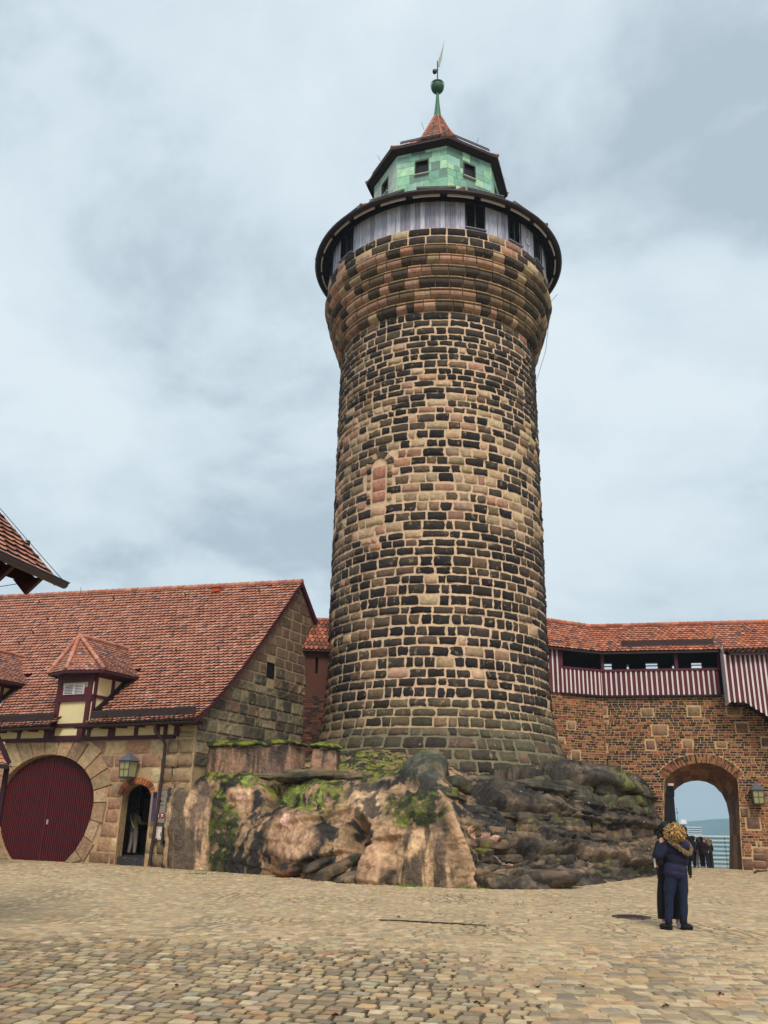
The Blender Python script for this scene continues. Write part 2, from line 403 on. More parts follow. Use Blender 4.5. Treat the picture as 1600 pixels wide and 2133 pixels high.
# hills on the horizon
def hill(name, Y, pts, col, depth):
    mb = MB(); n = 60; xs_ = [pts[0][0]+(pts[-1][0]-pts[0][0])*i/n for i in range(n+1)]
    rows = []
    for k, (dy, kz) in enumerate(((-.5, 0), (-.3, .35), (-.12, .8), (0, 1), (.2, .9), (.5, .3), (.8, 0))):
        rows.append([Vector((x, Y+depth*dy, -50+(interp(x, pts)+50)*kz*(1+.04*noise.noise(Vector((x*.004, k, 0)))))) for x in xs_])
    mb.grid(rows, col); return tag(mb.build(name, M_land, smooth=True), kind='structure')
hill('hills', 2600, [(-1500, -20), (400, 10), (850, 22), (930, 32), (1010, 40), (1060, 38), (1090, -5), (1400, -8), (2600, -15)], lin((56, 92, 88)), 700)
hill('hills', 3600, [(-2500, 10), (800, 25), (1500, 20), (3500, 15)], lin((70, 90, 80)), 900)

# ------------------------------------------------------------------ the rock
# each column: nominal position along the outcrop, then points from foot to top (photo x, photo y, distance)
RC = [
 (330, [(335, 1812, 33.2), (338, 1740, 33.3), (342, 1670, 33.5), (352, 1640, 33.8), (362, 1620, 34.2), (372, 1600, 34.6), (380, 1580, 35)]),
 (352, [(350, 1812, 32.3), (352, 1750, 32.3), (354, 1690, 32.45), (358, 1647, 32.6), (372, 1636, 33.0), (392, 1610, 33.4), (402, 1585, 34.2)]),
 (410, [(412, 1818, 31.7), (415, 1760, 31.8), (420, 1700, 31.9), (428, 1652, 32.2), (432, 1635, 32.5), (428, 1615, 33.2), (424, 1595, 34.4)]),
 (470, [(472, 1822, 30.8), (473, 1765, 30.9), (470, 1700, 31.3), (468, 1650, 31.7), (470, 1628, 32.1), (476, 1607, 32.7), (480, 1590, 34.2)]),
 (540, [(540, 1827, 29.7), (542, 1770, 29.6), (545, 1705, 30.3), (548, 1650, 30.9), (550, 1625, 31.4), (553, 1605, 32.2), (556, 1590, 34)]),
 (610, [(610, 1834, 28.7), (612, 1775, 28.6), (614, 1710, 29.2), (617, 1655, 30.0), (620, 1625, 30.6), (625, 1603, 31.6), (630, 1588, 33.5)]),
 (680, [(680, 1838, 27.7), (682, 1780, 27.8), (684, 1715, 28.3), (686, 1660, 28.9), (688, 1628, 29.7), (690, 1606, 31), (692, 1585, 33.6)]),
 (740, [(740, 1841, 27.1), (742, 1780, 27.2), (744, 1715, 27.6), (746, 1660, 28.2), (748, 1628, 29.0), (752, 1603, 30.6), (758, 1575, 34.2)]),
 (800, [(800, 1844, 26.6), (802, 1785, 26.7), (804, 1720, 27.0), (806, 1665, 27.5), (810, 1628, 28.5), (814, 1600, 30.4), (820, 1570, 34)]),
 (850, [(850, 1846, 26.2), (851, 1790, 26.3), (852, 1730, 26.5), (854, 1680, 26.8), (858, 1630, 27.9), (864, 1597, 29.6), (868, 1575, 33.6)]),
 (900, [(900, 1849, 25.9), (900, 1790, 25.9), (900, 1730, 26.1), (902, 1680, 26.4), (905, 1625, 27.4), (905, 1590, 29.2), (905, 1590, 33.0)]),
 (950, [(950, 1850, 25.7), (946, 1795, 25.8), (942, 1735, 26.0), (938, 1685, 26.4), (932, 1640, 27.2), (940, 1612, 29.4), (948, 1606, 33.6)]),
 (1000, [(1000, 1851, 25.9), (995, 1805, 26.3), (990, 1750, 26.7), (986, 1705, 27.4), (985, 1665, 28.6), (990, 1640, 30.4), (1000, 1618, 33.6)]),
 (1060, [(1062, 1852, 26.1), (1060, 1812, 26.7), (1056, 1765, 27.5), (1052, 1718, 28.5), (1050, 1680, 29.6), (1048, 1650, 31), (1048, 1622, 33.8)]),
 (1130, [(1132, 1850, 26.9), (1130, 1810, 27.5), (1126, 1765, 28.6), (1122, 1722, 29.7), (1118, 1680, 30.6), (1116, 1645, 31.8), (1118, 1610, 34.2)]),
 (1180, [(1184, 1846, 28.0), (1182, 1808, 29.0), (1178, 1768, 30.3), (1174, 1718, 31.0), (1170, 1672, 31.4), (1168, 1632, 31.9), (1172, 1600, 34.8)]),
 (1225, [(1230, 1840, 29.4), (1230, 1800, 30.5), (1228, 1768, 31.5), (1226, 1715, 32.0), (1222, 1668, 32.3), (1220, 1628, 32.7), (1224, 1602, 36.5)]),
 (1275, [(1280, 1834, 31.2), (1280, 1796, 32.2), (1278, 1762, 33.3), (1274, 1712, 33.8), (1270, 1668, 34.1), (1268, 1630, 34.5), (1262, 1606, 39)]),
 (1325, [(1330, 1828, 33.4), (1330, 1792, 34.3), (1326, 1755, 35.4), (1320, 1708, 35.9), (1314, 1668, 36.2), (1308, 1638, 36.6), (1285, 1610, 41)]),
 (1362, [(1362, 1823, 35.6), (1358, 1787, 36.4), (1350, 1748, 37.4), (1340, 1704, 37.8), (1332, 1668, 38.1), (1326, 1642, 38.5), (1300, 1615, 42)]),
 (1385, [(1380, 1818, 38.8), (1374, 1780, 39.2), (1362, 1740, 39.8), (1350, 1700, 40.4), (1340, 1665, 41.0), (1334, 1636, 41.8), (1310, 1618, 43)]),
 (1400, [(1392, 1812, 42.8), (1384, 1780, 42.8), (1370, 1740, 42.9), (1356, 1700, 43), (1344, 1665, 43.1), (1336, 1636, 43.2), (1312, 1618, 43.8)]),
]
RW = [[at(*p) for p in pts] for _, pts in RC]; RX = [c[0] for c in RC]
for i, w in enumerate(RW):
    w[0].z = gz(w[0].x, w[0].y)-.15; w.insert(0, w[0]+Vector((0, .05, -.5)))
    top = w[-1]
    w.append(Vector((top.x*.97+.03*2.6, max(top.y+1.0, 36.0 if top.x < 8 else top.y+1), top.z+.35))); w.append(Vector((top.x*.94+.06*2.6, max(top.y+3, 39.8), top.z+.6)))
def rock_pt(cx, v):                       # bicubic-ish lookup, v in 0..1 over the profile points
    k = 0
    while k < len(RX)-2 and cx > RX[k+1]: k += 1
    t = (cx-RX[k])/(RX[k+1]-RX[k]); n = len(RW[0])-1; m = min(int(v*n), n-1); s = v*n-m
    def P(a, b): return RW[min(max(a, 0), len(RW)-1)][min(max(b, 0), n)]
    def cr(p0, p1, p2, p3, t): return .5*((2*p1)+(p2-p0)*t+(2*p0-5*p1+4*p2-p3)*t*t+(3*p1-p0-3*p2+p3)*t**3)
    C = [cr(P(k-1, m+q), P(k, m+q), P(k+1, m+q), P(k+2, m+q), t) for q in (-1, 0, 1, 2)]
    return cr(*C, s)
RC_PINK = lin((186, 138, 108)); RC_TAN = lin((168, 136, 98)); RC_DARK = lin((40, 33, 27)); RC_MID = lin((98, 78, 58)); RC_GREY = lin((78, 72, 58))
MOSSB = lin((116, 120, 38)); MOSSD = lin((44, 48, 18)); LICH = lin((132, 142, 78))
def blob(cx, v, bx, bv, rx, rv, n=0): return 1-sst(.55, 1.1, math.hypot((cx-bx)/rx, (v-bv)/rv)+.35*n)
def vor(q, k):
    d, _ = noise.voronoi(Vector(q)*k); return d[1]-d[0]
def rockmesh():
    mb = MB(); NU, NV = 640, 220
    us = [330+(1400-330)*i/NU for i in range(NU+1)]; vs = [j/NV for j in range(NV+1)]
    base = [[rock_pt(u, v) for u in us] for v in vs]; P = []; Cc = []
    for j, v in enumerate(vs):
        row = []; cr_ = []
        for i, u in enumerate(us):
            p = base[j][i]; a = base[j][min(i+1, NU)]-base[j][max(i-1, 0)]; b = base[min(j+1, NV)][i]-base[max(j-1, 0)][i]
            n = a.cross(b); n.normalize()
            if n.y > 0 and n.z < .3: n = -n
            q = Vector((p.x, p.y, p.z))
            big = fbm(q, .38, 3, 3); med = fbm(q, 1.1, 8, 4); fin = fbm(q, 3.6, 5, 4); vf = fbm(q, 9, 15, 3)
            rt = sst(950, 1040, u)
            mid = sst(560, 640, u)*(1-sst(815, 850, u))*(1-sst(.40, .50, v))
            fl = max(blob(u, v, 885, .20, 70, .19), blob(u, v, 396, .27, 62, .30, med), .9*blob(u, v, 757, .45, 54, .11, med))
            tilt = -.5*(1-rt)+.10*rt
            h = q.z+tilt*q.x*.6+.35*fbm(q, .35, 40, 2); bed = (h*.80+.2) % 1.0
            step = (sst(0, .07, bed)-bed)*(.52*rt+.20*mid+.02)
            hb_ = q.z+.06*q.x+.15*fbm(q, .6, 50, 2); bed2 = (hb_*2.6) % 1.0; step += (sst(0, .18, bed2)-bed2)*(.11*rt+.05)
            cell = vor((q.x*.8, q.y*.8, q.z*1.5+.2*q.x), 1.0); crack = 1-sst(0, .10, cell)
            cell2 = vor((q.x+5, q.y, q.z*1.4), 2.3); crack2 = 1-sst(0, .14, cell2)
            flut = fl*(.10*math.sin(u*.055+4*big))
            hol = -.85*blob(u, v, 742, .27, 30, .10, med)-.45*blob(u, v, 560, .44, 20, .10, med)-.3*blob(u, v, 1090, .42, 40, .05, med)
            hol += .20*blob(u, v, 612, .27, 70, .12)+.45*blob(u, v, 788, .17, 36, .11)+.35*blob(u, v, 880, .62, 62, .11)+.22*blob(u, v, 640, .47, 70, .09)+.25*blob(u, v, 505, .50, 45, .12)
            ribx = 930+50*(1-sst(.08, .5, v)); rb = math.exp(-((u-ribx)/9)**2)*sst(.03, .1, v)*(1-sst(.42, .5, v)); hol += .30*rb
            am = (1-.85*fl)
            d = big*(.34-.12*rt)*am+med*((.11+.09*rt)*am+.03)+fin*(.06+.04*rt)*(1-.75*fl)+vf*.030*(1-.5*fl)+step*(1-fl)*(1-sst(.74, .84, v))+flut+hol-(.14*crack*am*(.12+.88*rt)+.06*crack2*am*(.25+.75*rt))
            d *= 1-.6*sst(.82, .9, v)
            if v < .12: d = max(d, -.05)
            row.append(q+n*d)
            vst = fbm((q.x*2.1+.2*q.z, q.y*2.1, q.z*.20), 1.2, 33, 5)+.15*med
            blk = mixc(lin((50, 42, 35)), lin((30, 26, 22)), .5+med)
            c = mixc(lin((164, 130, 98)), blk, sst(-.09, .01, med+.45*big+.35*fin-.02+.10*rt))
            c = mixc(c, RC_TAN, .65*sst(.08, .22, fbm((q.x*1.2, q.y*1.2, q.z*.5), 1.4, 21, 4))*(1-.85*rt))
            w2 = sst(-.06, .16, fbm((q.x*.8, q.y*.8, q.z*1.7), 1.3, 61, 4)); cr = mixc(mixc(blk, lin((58, 50, 42)), .5), lin((104, 90, 72)), .75*w2); cr = mixc(cr, lin((30, 26, 23)), .7*sst(.80, .97, bed))
            c = mixc(c, cr, rt*.85)
            if fl > .02:
                ff = mixc(lin((196, 160, 122)), lin((62, 52, 42)), .9*sst(-.10, .10, vst)); ff = mixc(ff, lin((140, 112, 92)), .5*sst(.05, .2, big))
                if 700 < u < 815: ff = mixc(ff, lin((48, 42, 38)), sst(.44, .55, v)*.8)
                c = mixc(c, ff, min(1, fl*1.3))
            pk = blob(u, v, 612, .27, 62, .10, med*1.5)+.9*blob(u, v, 788, .18, 36, .09, med*2)+.9*blob(u, v, 500, .41, 32, .05, med*2)+.5*blob(u, v, 640, .15, 30, .05, med*2)
            c = mixc(c, mixc(lin((214, 172, 134)), lin((158, 120, 90)), sst(-.15, .2, fin+big)), min(1, pk)*.9)
            if blob(u, v, 604, .315, 15, .035, med*2) > .5 or blob(u, v, 655, .385, 18, .022, med*2) > .5 or blob(u, v, 503, .40, 8, .015, med) > .5: c = lin((216, 170, 150))
            ln = abs(u-(980+(.37-v)*560))
            if .215 < v < .375 and ln < 5+16*abs(med): c = lin((204, 158, 132))
            c = mixc(c, lin((150, 122, 96)), .85*rt*blob(u, v, 1180, .20+(u-1180)*.0002, 200, .055, fin*2.5+med)*(1-.6*sst(-.05, .2, vst)))
            c = mixc(c, lin((128, 110, 88)), .7*blob(u, v, 1165, .52, 45, .10, vst*3)*rt)
            c = mixc(c, lin((196, 158, 122)), .9*min(1, 1.4*rb)*(1-.4*sst(0, .2, fin)))
            c = mixc(c, lin((24, 20, 17)), .6*max(crack*am*(.12+.88*rt), .5*crack2*am*rt))
            ms = blob(u, v, 636, .46, 88, .12, med*1.4)*1.4+blob(u, v, 505, .54, 60, .08, med*2)*1.2+blob(u, v, 462, .24, 40, .15, med*1.8)+blob(u, v, 480, .62, 90, .05, med*2)+blob(u, v, 865, .42, 84, .085, med*1.2)+1.3*blob(u, v, 765, .67, 110, .13, med*1.4)+1.1*blob(u, v, 455, .30, 32, .2, med*2)+.35*blob(u, v, 1290, .62, 40, .09, med*3)+.6*blob(u, v, 1200, .42, 40, .03, med*3)
            ms = ms*sst(-.28, .0, fbm(q, 2.4, 70, 3)+.12)
            if ms > .1:
                mc = mixc(MOSSD, MOSSB, sst(-.12, .16, fbm(q, 2.6, 90, 4)))
                dkm = max(blob(u, v, 462, .22, 60, .2), blob(u, v, 865, .42, 100, .1)*.8)
                mc = mixc(mc, lin((40, 44, 18)), .7*dkm)
                if blob(u, v, 628, .43, 52, .06, med) > .3 or blob(u, v, 520, .52, 26, .05, med) > .3: mc = mixc(mc, lin((128, 146, 66)), .75*sst(-.1, .12, fin))
                c = mixc(c, mc, min(1, ms*1.6)*sst(-.34, -.06, fin+.5*vf))
            gd = blob(u, v, 880, .60, 60, .10, med); c = mixc(c, mixc(lin((96, 96, 84)), lin((62, 64, 44)), sst(-.1, .1, fin)), .8*gd)
            if v > .80: c = mixc(c, mixc(lin((86, 80, 56)), MOSSD, .5+.5*med), .7)
            if rt > .4 and noise.noise(q*11.0) > .70: c = lin((170, 170, 160))
            cr_.append(tuple(max(.004, x*(1+.7*fin+.5*vf)) for x in c))
        P.append(row); Cc.append(cr_)
    mb.grid(P, lambda j, i: Cc[j][i])
    return mb, P, Cc
rock = thing('rock_outcrop', 'mossy, dark-streaked sandstone outcrop the round tower stands on', 'rock', (2, 27, 0))
rmb, RP, RCc = rockmesh()
rmb.build('rock_face', M_rock, rock, smooth=True)
def carved_block(x0, x1, yt, yb, Y0, Y1, name, seed):     # dressed block standing on the ledge, with a mossy overhanging cap
    mb = MB(); cap = MB(); n = 26; m = 14; rr = random.Random(seed)
    fr_ = []
    A = at(x0, yb, Y0); B = at(x1, yb, Y1); zt = at((x0+x1)/2, yt, (Y0+Y1)/2).z; zb = min(A.z, B.z)-.3
    d = (B-A); d.z = 0; L = d.length; d.normalize(); nn = Vector((d.y, -d.x, 0))
    A.z = zb; dep = min(1.1, L*.75)
    path = [A-nn*dep, A, B, B-nn*dep]
    pts = []
    for a, b in zip(path, path[1:]):
        k = max(4, int((b-a).length/.09))
        pts += [a+(b-a)*(i/k) for i in range(k)]
    pts.append(path[-1]); ctr = (A+B)/2-nn*dep/2
    rows = []
    for j in range(m+1):
        z = zb+(zt-zb)*j/m; row = []
        for p in pts:
            q = Vector((p.x, p.y, z)); o = (q-Vector((ctr.x, ctr.y, z))).normalized()
            row.append(q+o*(.10*fbm(q, 1.3, seed, 3)+.03*fbm(q, 6, seed, 2)+.10*(1-j/m)))
        rows.append(row)
    def cf(j, i):
        p = rows[j][i]; s = fbm((p.x*2.4, p.y*2.4, p.z*.25), 1.3, seed, 4); g = fbm(p, 2.2, seed+4, 3)
        c = mixc(lin((150, 116, 92)), lin((78, 62, 52)), sst(-.12, .22, s)); c = mixc(c, lin((176, 126, 98)), .7*sst(.08, .3, -s+g*.4))
        return mixc(c, lin((44, 38, 30)), .8*sst(.75, 1, j/m+g*.5))
    mb.grid(rows, cf)
    t = [Vector((p.x, p.y, zt)) for p in pts]; mb.face([rows[-1][i] for i in range(len(pts))], lin((70, 66, 48)))
    o = mb.build(name, M_rock, rock, smooth=True)
    CR_ = []; prof = [(-.02, 0), (.07, .02), (.12, .06), (.10, .11), (.0, .15), (-.14, .19), (-.5, .24)]
    for off, dz in prof:
        row = []
        for p in pts:
            q = Vector((p.x, p.y, zt+dz)); o_ = (q-Vector((ctr.x, ctr.y, q.z))).normalized(); o_.z = 0
            w = fbm(q, 1.6, seed+9, 3)
            row.append(Vector((p.x, p.y, zt+dz+.22*w))+o_*min(off*(1+1.3*w), .25))
        CR_.append(row)
    def cc(j, i):
        p = CR_[j][i]; g = fbm(p, 3.0, seed+2, 3)
        return mixc(mixc(lin((50, 50, 28)), MOSSB, sst(-.12, .16, g+.5*fbm(p, 8, 3, 2))*.85), lin((50, 44, 34)), .9 if j < 1 else .45*(j < 2))
    cap.grid(CR_, cc); cap.face(CR_[-1], MOSSD)
    cap.build('moss_cap', M_moss, o, smooth=True)
carved_block(411, 602, 1556, 1612, 33.2, 31.6, 'carved_block', 3)
carved_block(650, 696, 1560, 1612, 31.4, 31.2, 'carved_block', 8)
# loose slabs at the foot and on top of the rock
def boulder(cx, cy, cz, rx, ry, rz, c, seed, rot=0, tilt=0):
    mb = MB(); R = Matrix.Rotation(rot, 3, 'Z') @ Matrix.Rotation(tilt, 3, 'Y'); i0 = 0
    mb.ball((0, 0, 0), (rx, ry, rz), 30, 18, c, f=lambda d: (abs(d.x)**3+abs(d.y)**3+abs(d.z)**3)**(-.26)*(1+.24*fbm(d, 1.3, seed, 4)))
    mb.v = [tuple(R @ Vector(v)+Vector((cx, cy, cz))) for v in mb.v]
    cs = []
    for f in mb.f:
        p = Vector(mb.v[f[0]]); g = fbm(p, 1.8, seed, 4); cs.append(mixc(mixc(c, RC_DARK, sst(-.2, .25, g)), MOSSD, .6*sst(.1, .3, fbm(p, 2, seed+5))))
    mb.c = cs
    return mb
for k, (x, y, Y, rx, ry, rz, c, ro, ti) in enumerate([
        (1115, 1834, 26.8, 1.35, .7, .30, lin((112, 92, 74)), -.1, -.10), (618, 1806, 28.5, .70, .4, .22, lin((138, 88, 56)), .3, -.25), (700, 1812, 27.5, .85, .4, .20, lin((110, 88, 64)), .2, -.5),
        (745, 1826, 26.9, .8, .45, .20, lin((128, 106, 80)), .2, -.35), (676, 1796, 27.9, .7, .4, .16, lin((84, 70, 54)), .2, -.4),
        (650, 1618, 30.4, 1.3, .7, .16, lin((96, 84, 56)), .1, -.08), (1130, 1642, 31.3, 1.1, .8, .20, lin((96, 88, 74)), .2, .1), (1000, 1628, 31.4, .8, .8, .2, lin((88, 78, 60)), 0, 0),
        (376, 1606, 33.0, .35, .35, .36, lin((70, 62, 50)), 0, 0), (384, 1632, 32.9, .45, .3, .2, lin((140, 112, 90)), 0, 0)]):
    p = at(x, y, Y); boulder(p.x, p.y, p.z, rx, ry, rz, c, 20+k, ro, ti).build('boulder', M_rock, rock, smooth=True)
# bedded ledges: broken sandstone layers with open joints, strongest on the right flank
mb = MB(); rb_ = random.Random(61)
def ledge(c, X, Y, hx, hy, hz, seed, colf):
    Z = X.cross(Y); i0 = len(mb.v); f0 = len(mb.f); tl = rb_.uniform(-.06, .06); sk = rb_.uniform(-.25, .25)
    mb.ball((0, 0, 0), (1, 1, 1), 26, 18, (.5, .5, .5))
    for k in range(i0, len(mb.v)):
        d = Vector(mb.v[k]).normalized(); m = (abs(d.x)**9+abs(d.y)**9+abs(d.z)**9)**(-1/9); x, y, z = d.x*m, d.y*m, d.z*m
        x += sk*z*.3+.10*math.sin(seed+y*2); w = c+X*(x*hx)+Y*(y*hy)+Z*(z*hz+tl*x*hx)
        n = (X*d.x+Y*d.y+Z*d.z); w += n*(.20*fbm(w, 1.1, 5, 3)+.07*fbm(w, 3.7, 9, 3)+.022*fbm(w, 11, 2, 2)); mb.v[k] = tuple(w)
    for k in range(f0, len(mb.f)): mb.c[k] = colf(Vector(mb.v[mb.f[k][0]]))
def lcol(q):
    fin = fbm(q, 3.6, 5, 4); med = fbm(q, 1.1, 8, 4); w = sst(-.04, .16, fbm((q.x*.9, q.y*.9, q.z*1.6), 1.3, 61, 4))
    c = mixc(mixc(lin((30, 26, 23)), lin((56, 48, 40)), sst(-.2, .2, med)), lin((104, 88, 68)), .7*w)
    if 1 < q.z < 1.7 or q.x < 1: c = mixc(c, lin((150, 122, 94)), .45); c = mixc(c, lin((168, 134, 104)), .45*sst(.18, .3, fbm(q, 1.7, 44, 3)))
    if q.z > 2.2: c = mixc(c, lin((92, 90, 66)), .4)
    if fbm(q, 2.2, 90, 3) > .24: c = mixc(c, MOSSB, .55)
    return tuple(max(.004, x*(1+.8*fin)) for x in c)
v = .135
while v < .70:
    dv_ = rb_.uniform(.042, .085); u = 992+rb_.uniform(0, 25)
    while u < 1372:
        du = rb_.choice([rb_.uniform(18, 34), rb_.uniform(34, 66)]); a = rock_pt(u, v); b = rock_pt(min(u+du, 1395), v); t_ = rock_pt(u+du/2, v+dv_)
        X = (b-a); X.z *= .3; L = X.length; X.normalize(); Yv = Vector((-X.y, X.x, 0)).normalized()
        if rb_.random() < .86:
            c = (a+b)/2*.5+t_*.5+Yv*rb_.uniform(.10, .42); hz_ = max(.10, abs(t_.z-a.z)*.54); c.z = (a.z+t_.z)/2
            ledge(c, X, Yv, L*.52, .50, hz_, rb_.uniform(0, 50), lcol)
        u += du
    v += dv_
for (u, v, hx, hz_) in ((530, .600, .8, .10), (640, .62, 1.0, .11), (720, .60, .6, .10), (968, .60, .6, .18), (960, .52, .5, .15)):
    a = rock_pt(u-8, v); b = rock_pt(u+8, v); X = (b-a).normalized(); Yv = Vector((-X.y, X.x, 0)).normalized(); c = rock_pt(u, v)+Yv*.12; ledge(c, X, Yv, hx, .45, hz_, u, lcol)
mb.build('bedded_ledges', M_rock, rock, smooth=True)
# moss tufts and small ferns growing on the ledges
mt = MB(); r = random.Random(5); cnt = 0
nj = len(RP); ni = len(RP[0])
for _ in range(60000):
    j = r.randint(20, nj-8); i = r.randint(2, ni-2); c = RCc[j][i]
    if c[1] > c[0]*1.10 and c[1] > c[2]*2.0:
        p = RP[j][i]; a = RP[j][i+1]-p; b = RP[min(j+1, nj-1)][i]-p; n = a.cross(b).normalized()
        if n.y > 0: n = -n
        for q in range(5):
            d = (n+Vector((r.uniform(-1, 1), r.uniform(-1, 1), r.uniform(-.3, 1.1)))*.8).normalized(); L = r.uniform(.012, .034); w = d.cross(Vector((r.random(), r.random(), r.random()))).normalized()*L*.35
            g = jit(mixc(lin((56, 62, 22)), lin((108, 112, 40)), r.random()**1.3), .2, r); s = p+Vector((r.uniform(-.06, .06), r.uniform(-.01, .01), r.uniform(-.06, .06)))
            mt.face([s-w, s+w, s+d*L+w*.2-Vector((0, 0, L*.3))], g)
        cnt += 1
        if cnt > 4500: break
o = mt.build('moss_tufts', M_moss, rock); o['kind'] = 'stuff'

# ------------------------------------------------------------------ round tower
AX = Vector((2.62, 40.0, 0)); RP_ = [(1.5, 6.9), (3.2, 6.25), (3.9, 5.95), (4.6, 5.6), (5.2, 5.3), (6.3, 5.12), (8, 5.03), (24.3, 5.0), (40, 5.0)]
def cyl(R):     # frame on a round wall, s in metres at radius 5
    return lambda s, z, d=0.0: Vector((AX.x+((R(z) if callable(R) else R)+d)*math.sin(s/5), AX.y-((R(z) if callable(R) else R)+d)*math.cos(s/5), z))
tower = thing('round_tower', 'tall round sandstone tower with a corbelled head, grey boarded storey and green copper lantern', 'tower', tuple(AX))
CIR = 2*math.pi*5; RT = lambda z: interp(z, RP_)
def stone_col(s, z, r):
    a = s if s < CIR/2 else s-CIR
    n = fbm((a*.35, z*.35, 2), 1, 4, 3); n2 = fbm((a*.9, z*.9, 9), 1, 8, 2)
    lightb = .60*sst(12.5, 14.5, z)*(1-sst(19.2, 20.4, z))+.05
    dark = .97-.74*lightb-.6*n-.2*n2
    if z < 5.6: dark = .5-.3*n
    t = r.random()
    pink = .10+(.75 if (abs(a+1.15+.05*(24-z)) < .55 and 20 < z < 24.5) else 0)+(.25 if z > 23.6 else 0)+.12*sst(-1, -3.5, a) 
    if t < dark: c = r.choice(DK) if (r.random() > .12+.4*sst(-1.5, -4, a)+.3*(z < 6)) else r.choice(MD)
    elif r.random() < pink: c = r.choice(PK)
    elif z < 5.9: c = r.choice(GN+MD)
    else: c = r.choice(TN+TN+MD)
    if z < 6.0 and r.random() < .75: c = mixc(c, r.choice(GN), .55)
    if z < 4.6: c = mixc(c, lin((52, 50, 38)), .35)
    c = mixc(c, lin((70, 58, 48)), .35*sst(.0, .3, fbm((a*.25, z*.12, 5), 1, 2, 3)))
    return jit(c, .14, r)
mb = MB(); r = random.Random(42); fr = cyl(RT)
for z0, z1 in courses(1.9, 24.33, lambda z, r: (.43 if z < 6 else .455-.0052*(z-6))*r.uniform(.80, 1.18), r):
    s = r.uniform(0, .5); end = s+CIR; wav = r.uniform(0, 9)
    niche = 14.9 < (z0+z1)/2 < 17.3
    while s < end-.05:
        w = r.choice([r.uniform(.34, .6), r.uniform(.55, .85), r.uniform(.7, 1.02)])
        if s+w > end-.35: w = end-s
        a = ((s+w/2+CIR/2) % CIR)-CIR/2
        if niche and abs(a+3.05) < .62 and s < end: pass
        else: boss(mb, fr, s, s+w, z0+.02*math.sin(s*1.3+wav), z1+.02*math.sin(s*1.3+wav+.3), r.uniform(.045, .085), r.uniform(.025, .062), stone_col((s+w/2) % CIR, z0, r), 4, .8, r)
        s += w
# bricked-up arched opening of reddish stone on the left flank
for z0, z1 in ((15.0, 15.52), (15.52, 16.1), (16.1, 16.75)): boss(mb, fr, -3.42, -2.68, z0, z1, .05, .05, jit(lin((176, 122, 100)), .08, r), 4, .3, r)
for k in range(7):
    a = math.pi*(k+.5)/7; c0 = (-3.05+math.cos(a)*.37, 16.75+math.sin(a)*.30); c1 = (-3.05+math.cos(a)*.78, 16.75+math.sin(a)*.72)
    slab(mb, fr, [(-3.05+math.cos(a+q)*rr, 16.75+math.sin(a+q)*rr*.9) for q, rr in ((-.19, .42), (-.19, .78), (.19, .78), (.19, .42))], .07, jit(r.choice(MD+TN), .1, r), .03)
for k in range(5):
    for sgn in (-1, 1): boss(mb, fr, -3.05+(.42 if sgn > 0 else -.70), -3.05+(.70 if sgn > 0 else -.42), 14.98+k*.36, 15.32+k*.36, .06, .06, stone_col(30, 15, r), 4, .4, r)
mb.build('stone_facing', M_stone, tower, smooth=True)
mb = MB(); mb.lathe(AX, [(RT(z), z) for z in (6.3, 8, 12, 16, 20, 24.4)], 96, MORT); mb.lathe(AX, [(RT(z), z) for z in (1.2, 2.5, 3.2, 3.9, 4.6, 5.2)], 96, lin((112, 104, 80))); mb.lathe(AX, [(RT(5.2), 5.2), (RT(6.3), 6.3)], 96, lin((176, 152, 118)))
mb.build('mortar_core', M_mort, tower, smooth=True)
# corbelled mouldings: six stacked rolls, each built of separate stones
ZR = [24.33, 24.84, 25.38, 25.92, 26.46, 26.96, 27.46]; RR = [5.0, 5.17, 5.34, 5.50, 5.64, 5.77, 5.88]
for k in range(6):
    mb = MB(); z0, z1, r0, r1 = ZR[k], ZR[k+1], RR[k], RR[k+1]; s = r.uniform(0, .4); end = s+CIR; h = z1-z0
    prof = [(r0-.02, .02), (r0+.06, .05), (r0+.16, .16), (r0+.245, .34), (r0+.265, .52), (r0+.225, .72), (r0+.13, .84), (r0+.125, .86), (r1+.10, .885), (r1+.10, .985), (r1-.04, 1.0)]
    while s < end-.05:
        w = r.uniform(.34, .74)
        if s+w > end-.3: w = end-s
        t = r.random(); a = ((s+w/2+CIR/2) % CIR)-CIR/2
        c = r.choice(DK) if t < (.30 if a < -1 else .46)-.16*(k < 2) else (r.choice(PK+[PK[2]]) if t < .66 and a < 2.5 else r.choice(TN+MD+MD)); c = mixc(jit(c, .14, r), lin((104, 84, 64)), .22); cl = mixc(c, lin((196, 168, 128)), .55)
        n = 4; g = .018
        wob = r.uniform(-.018, .018)
        P = [[fr_ for fr_ in [Vector((AX.x+(R+wob)*math.sin((s+g+(w-2*g)*i/n)/5), AX.y-(R+wob)*math.cos((s+g+(w-2*g)*i/n)/5), z0+h*q)) for i in range(n+1)]] for R, q in prof]
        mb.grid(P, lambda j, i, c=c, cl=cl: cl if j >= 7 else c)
        s += w
    mb.build('corbel_roll', M_roll, tower, smooth=False)
mb = MB(); mb.lathe(AX, [(p[0]-.0, p[1]) for p in [(RR[k]-.03+(.0), ZR[k]) for k in range(7)]+[(5.86, 27.47), (5.86, 28.42), (5.4, 28.43)]], 96, MORT)
mb.build('corbel_core', M_mort, tower, smooth=False)
mb = MB(); fr2 = cyl(5.86)
for z0, z1 in ((27.5, 27.98), (27.98, 28.42)):
    s = r.uniform(0, .4); end = s+CIR
    while s < end-.05:
        w = r.uniform(.55, 1.0)
        if s+w > end-.35: w = end-s
        c = r.choice(DK) if r.random() < .5 else r.choice(TN+PK+MD); boss(mb, fr2, s, s+w, z0, z1, .05, .05, jit(c, .12, r), 4, .4, r); s += w
mb.build('parapet_course', M_stone, tower, smooth=True)
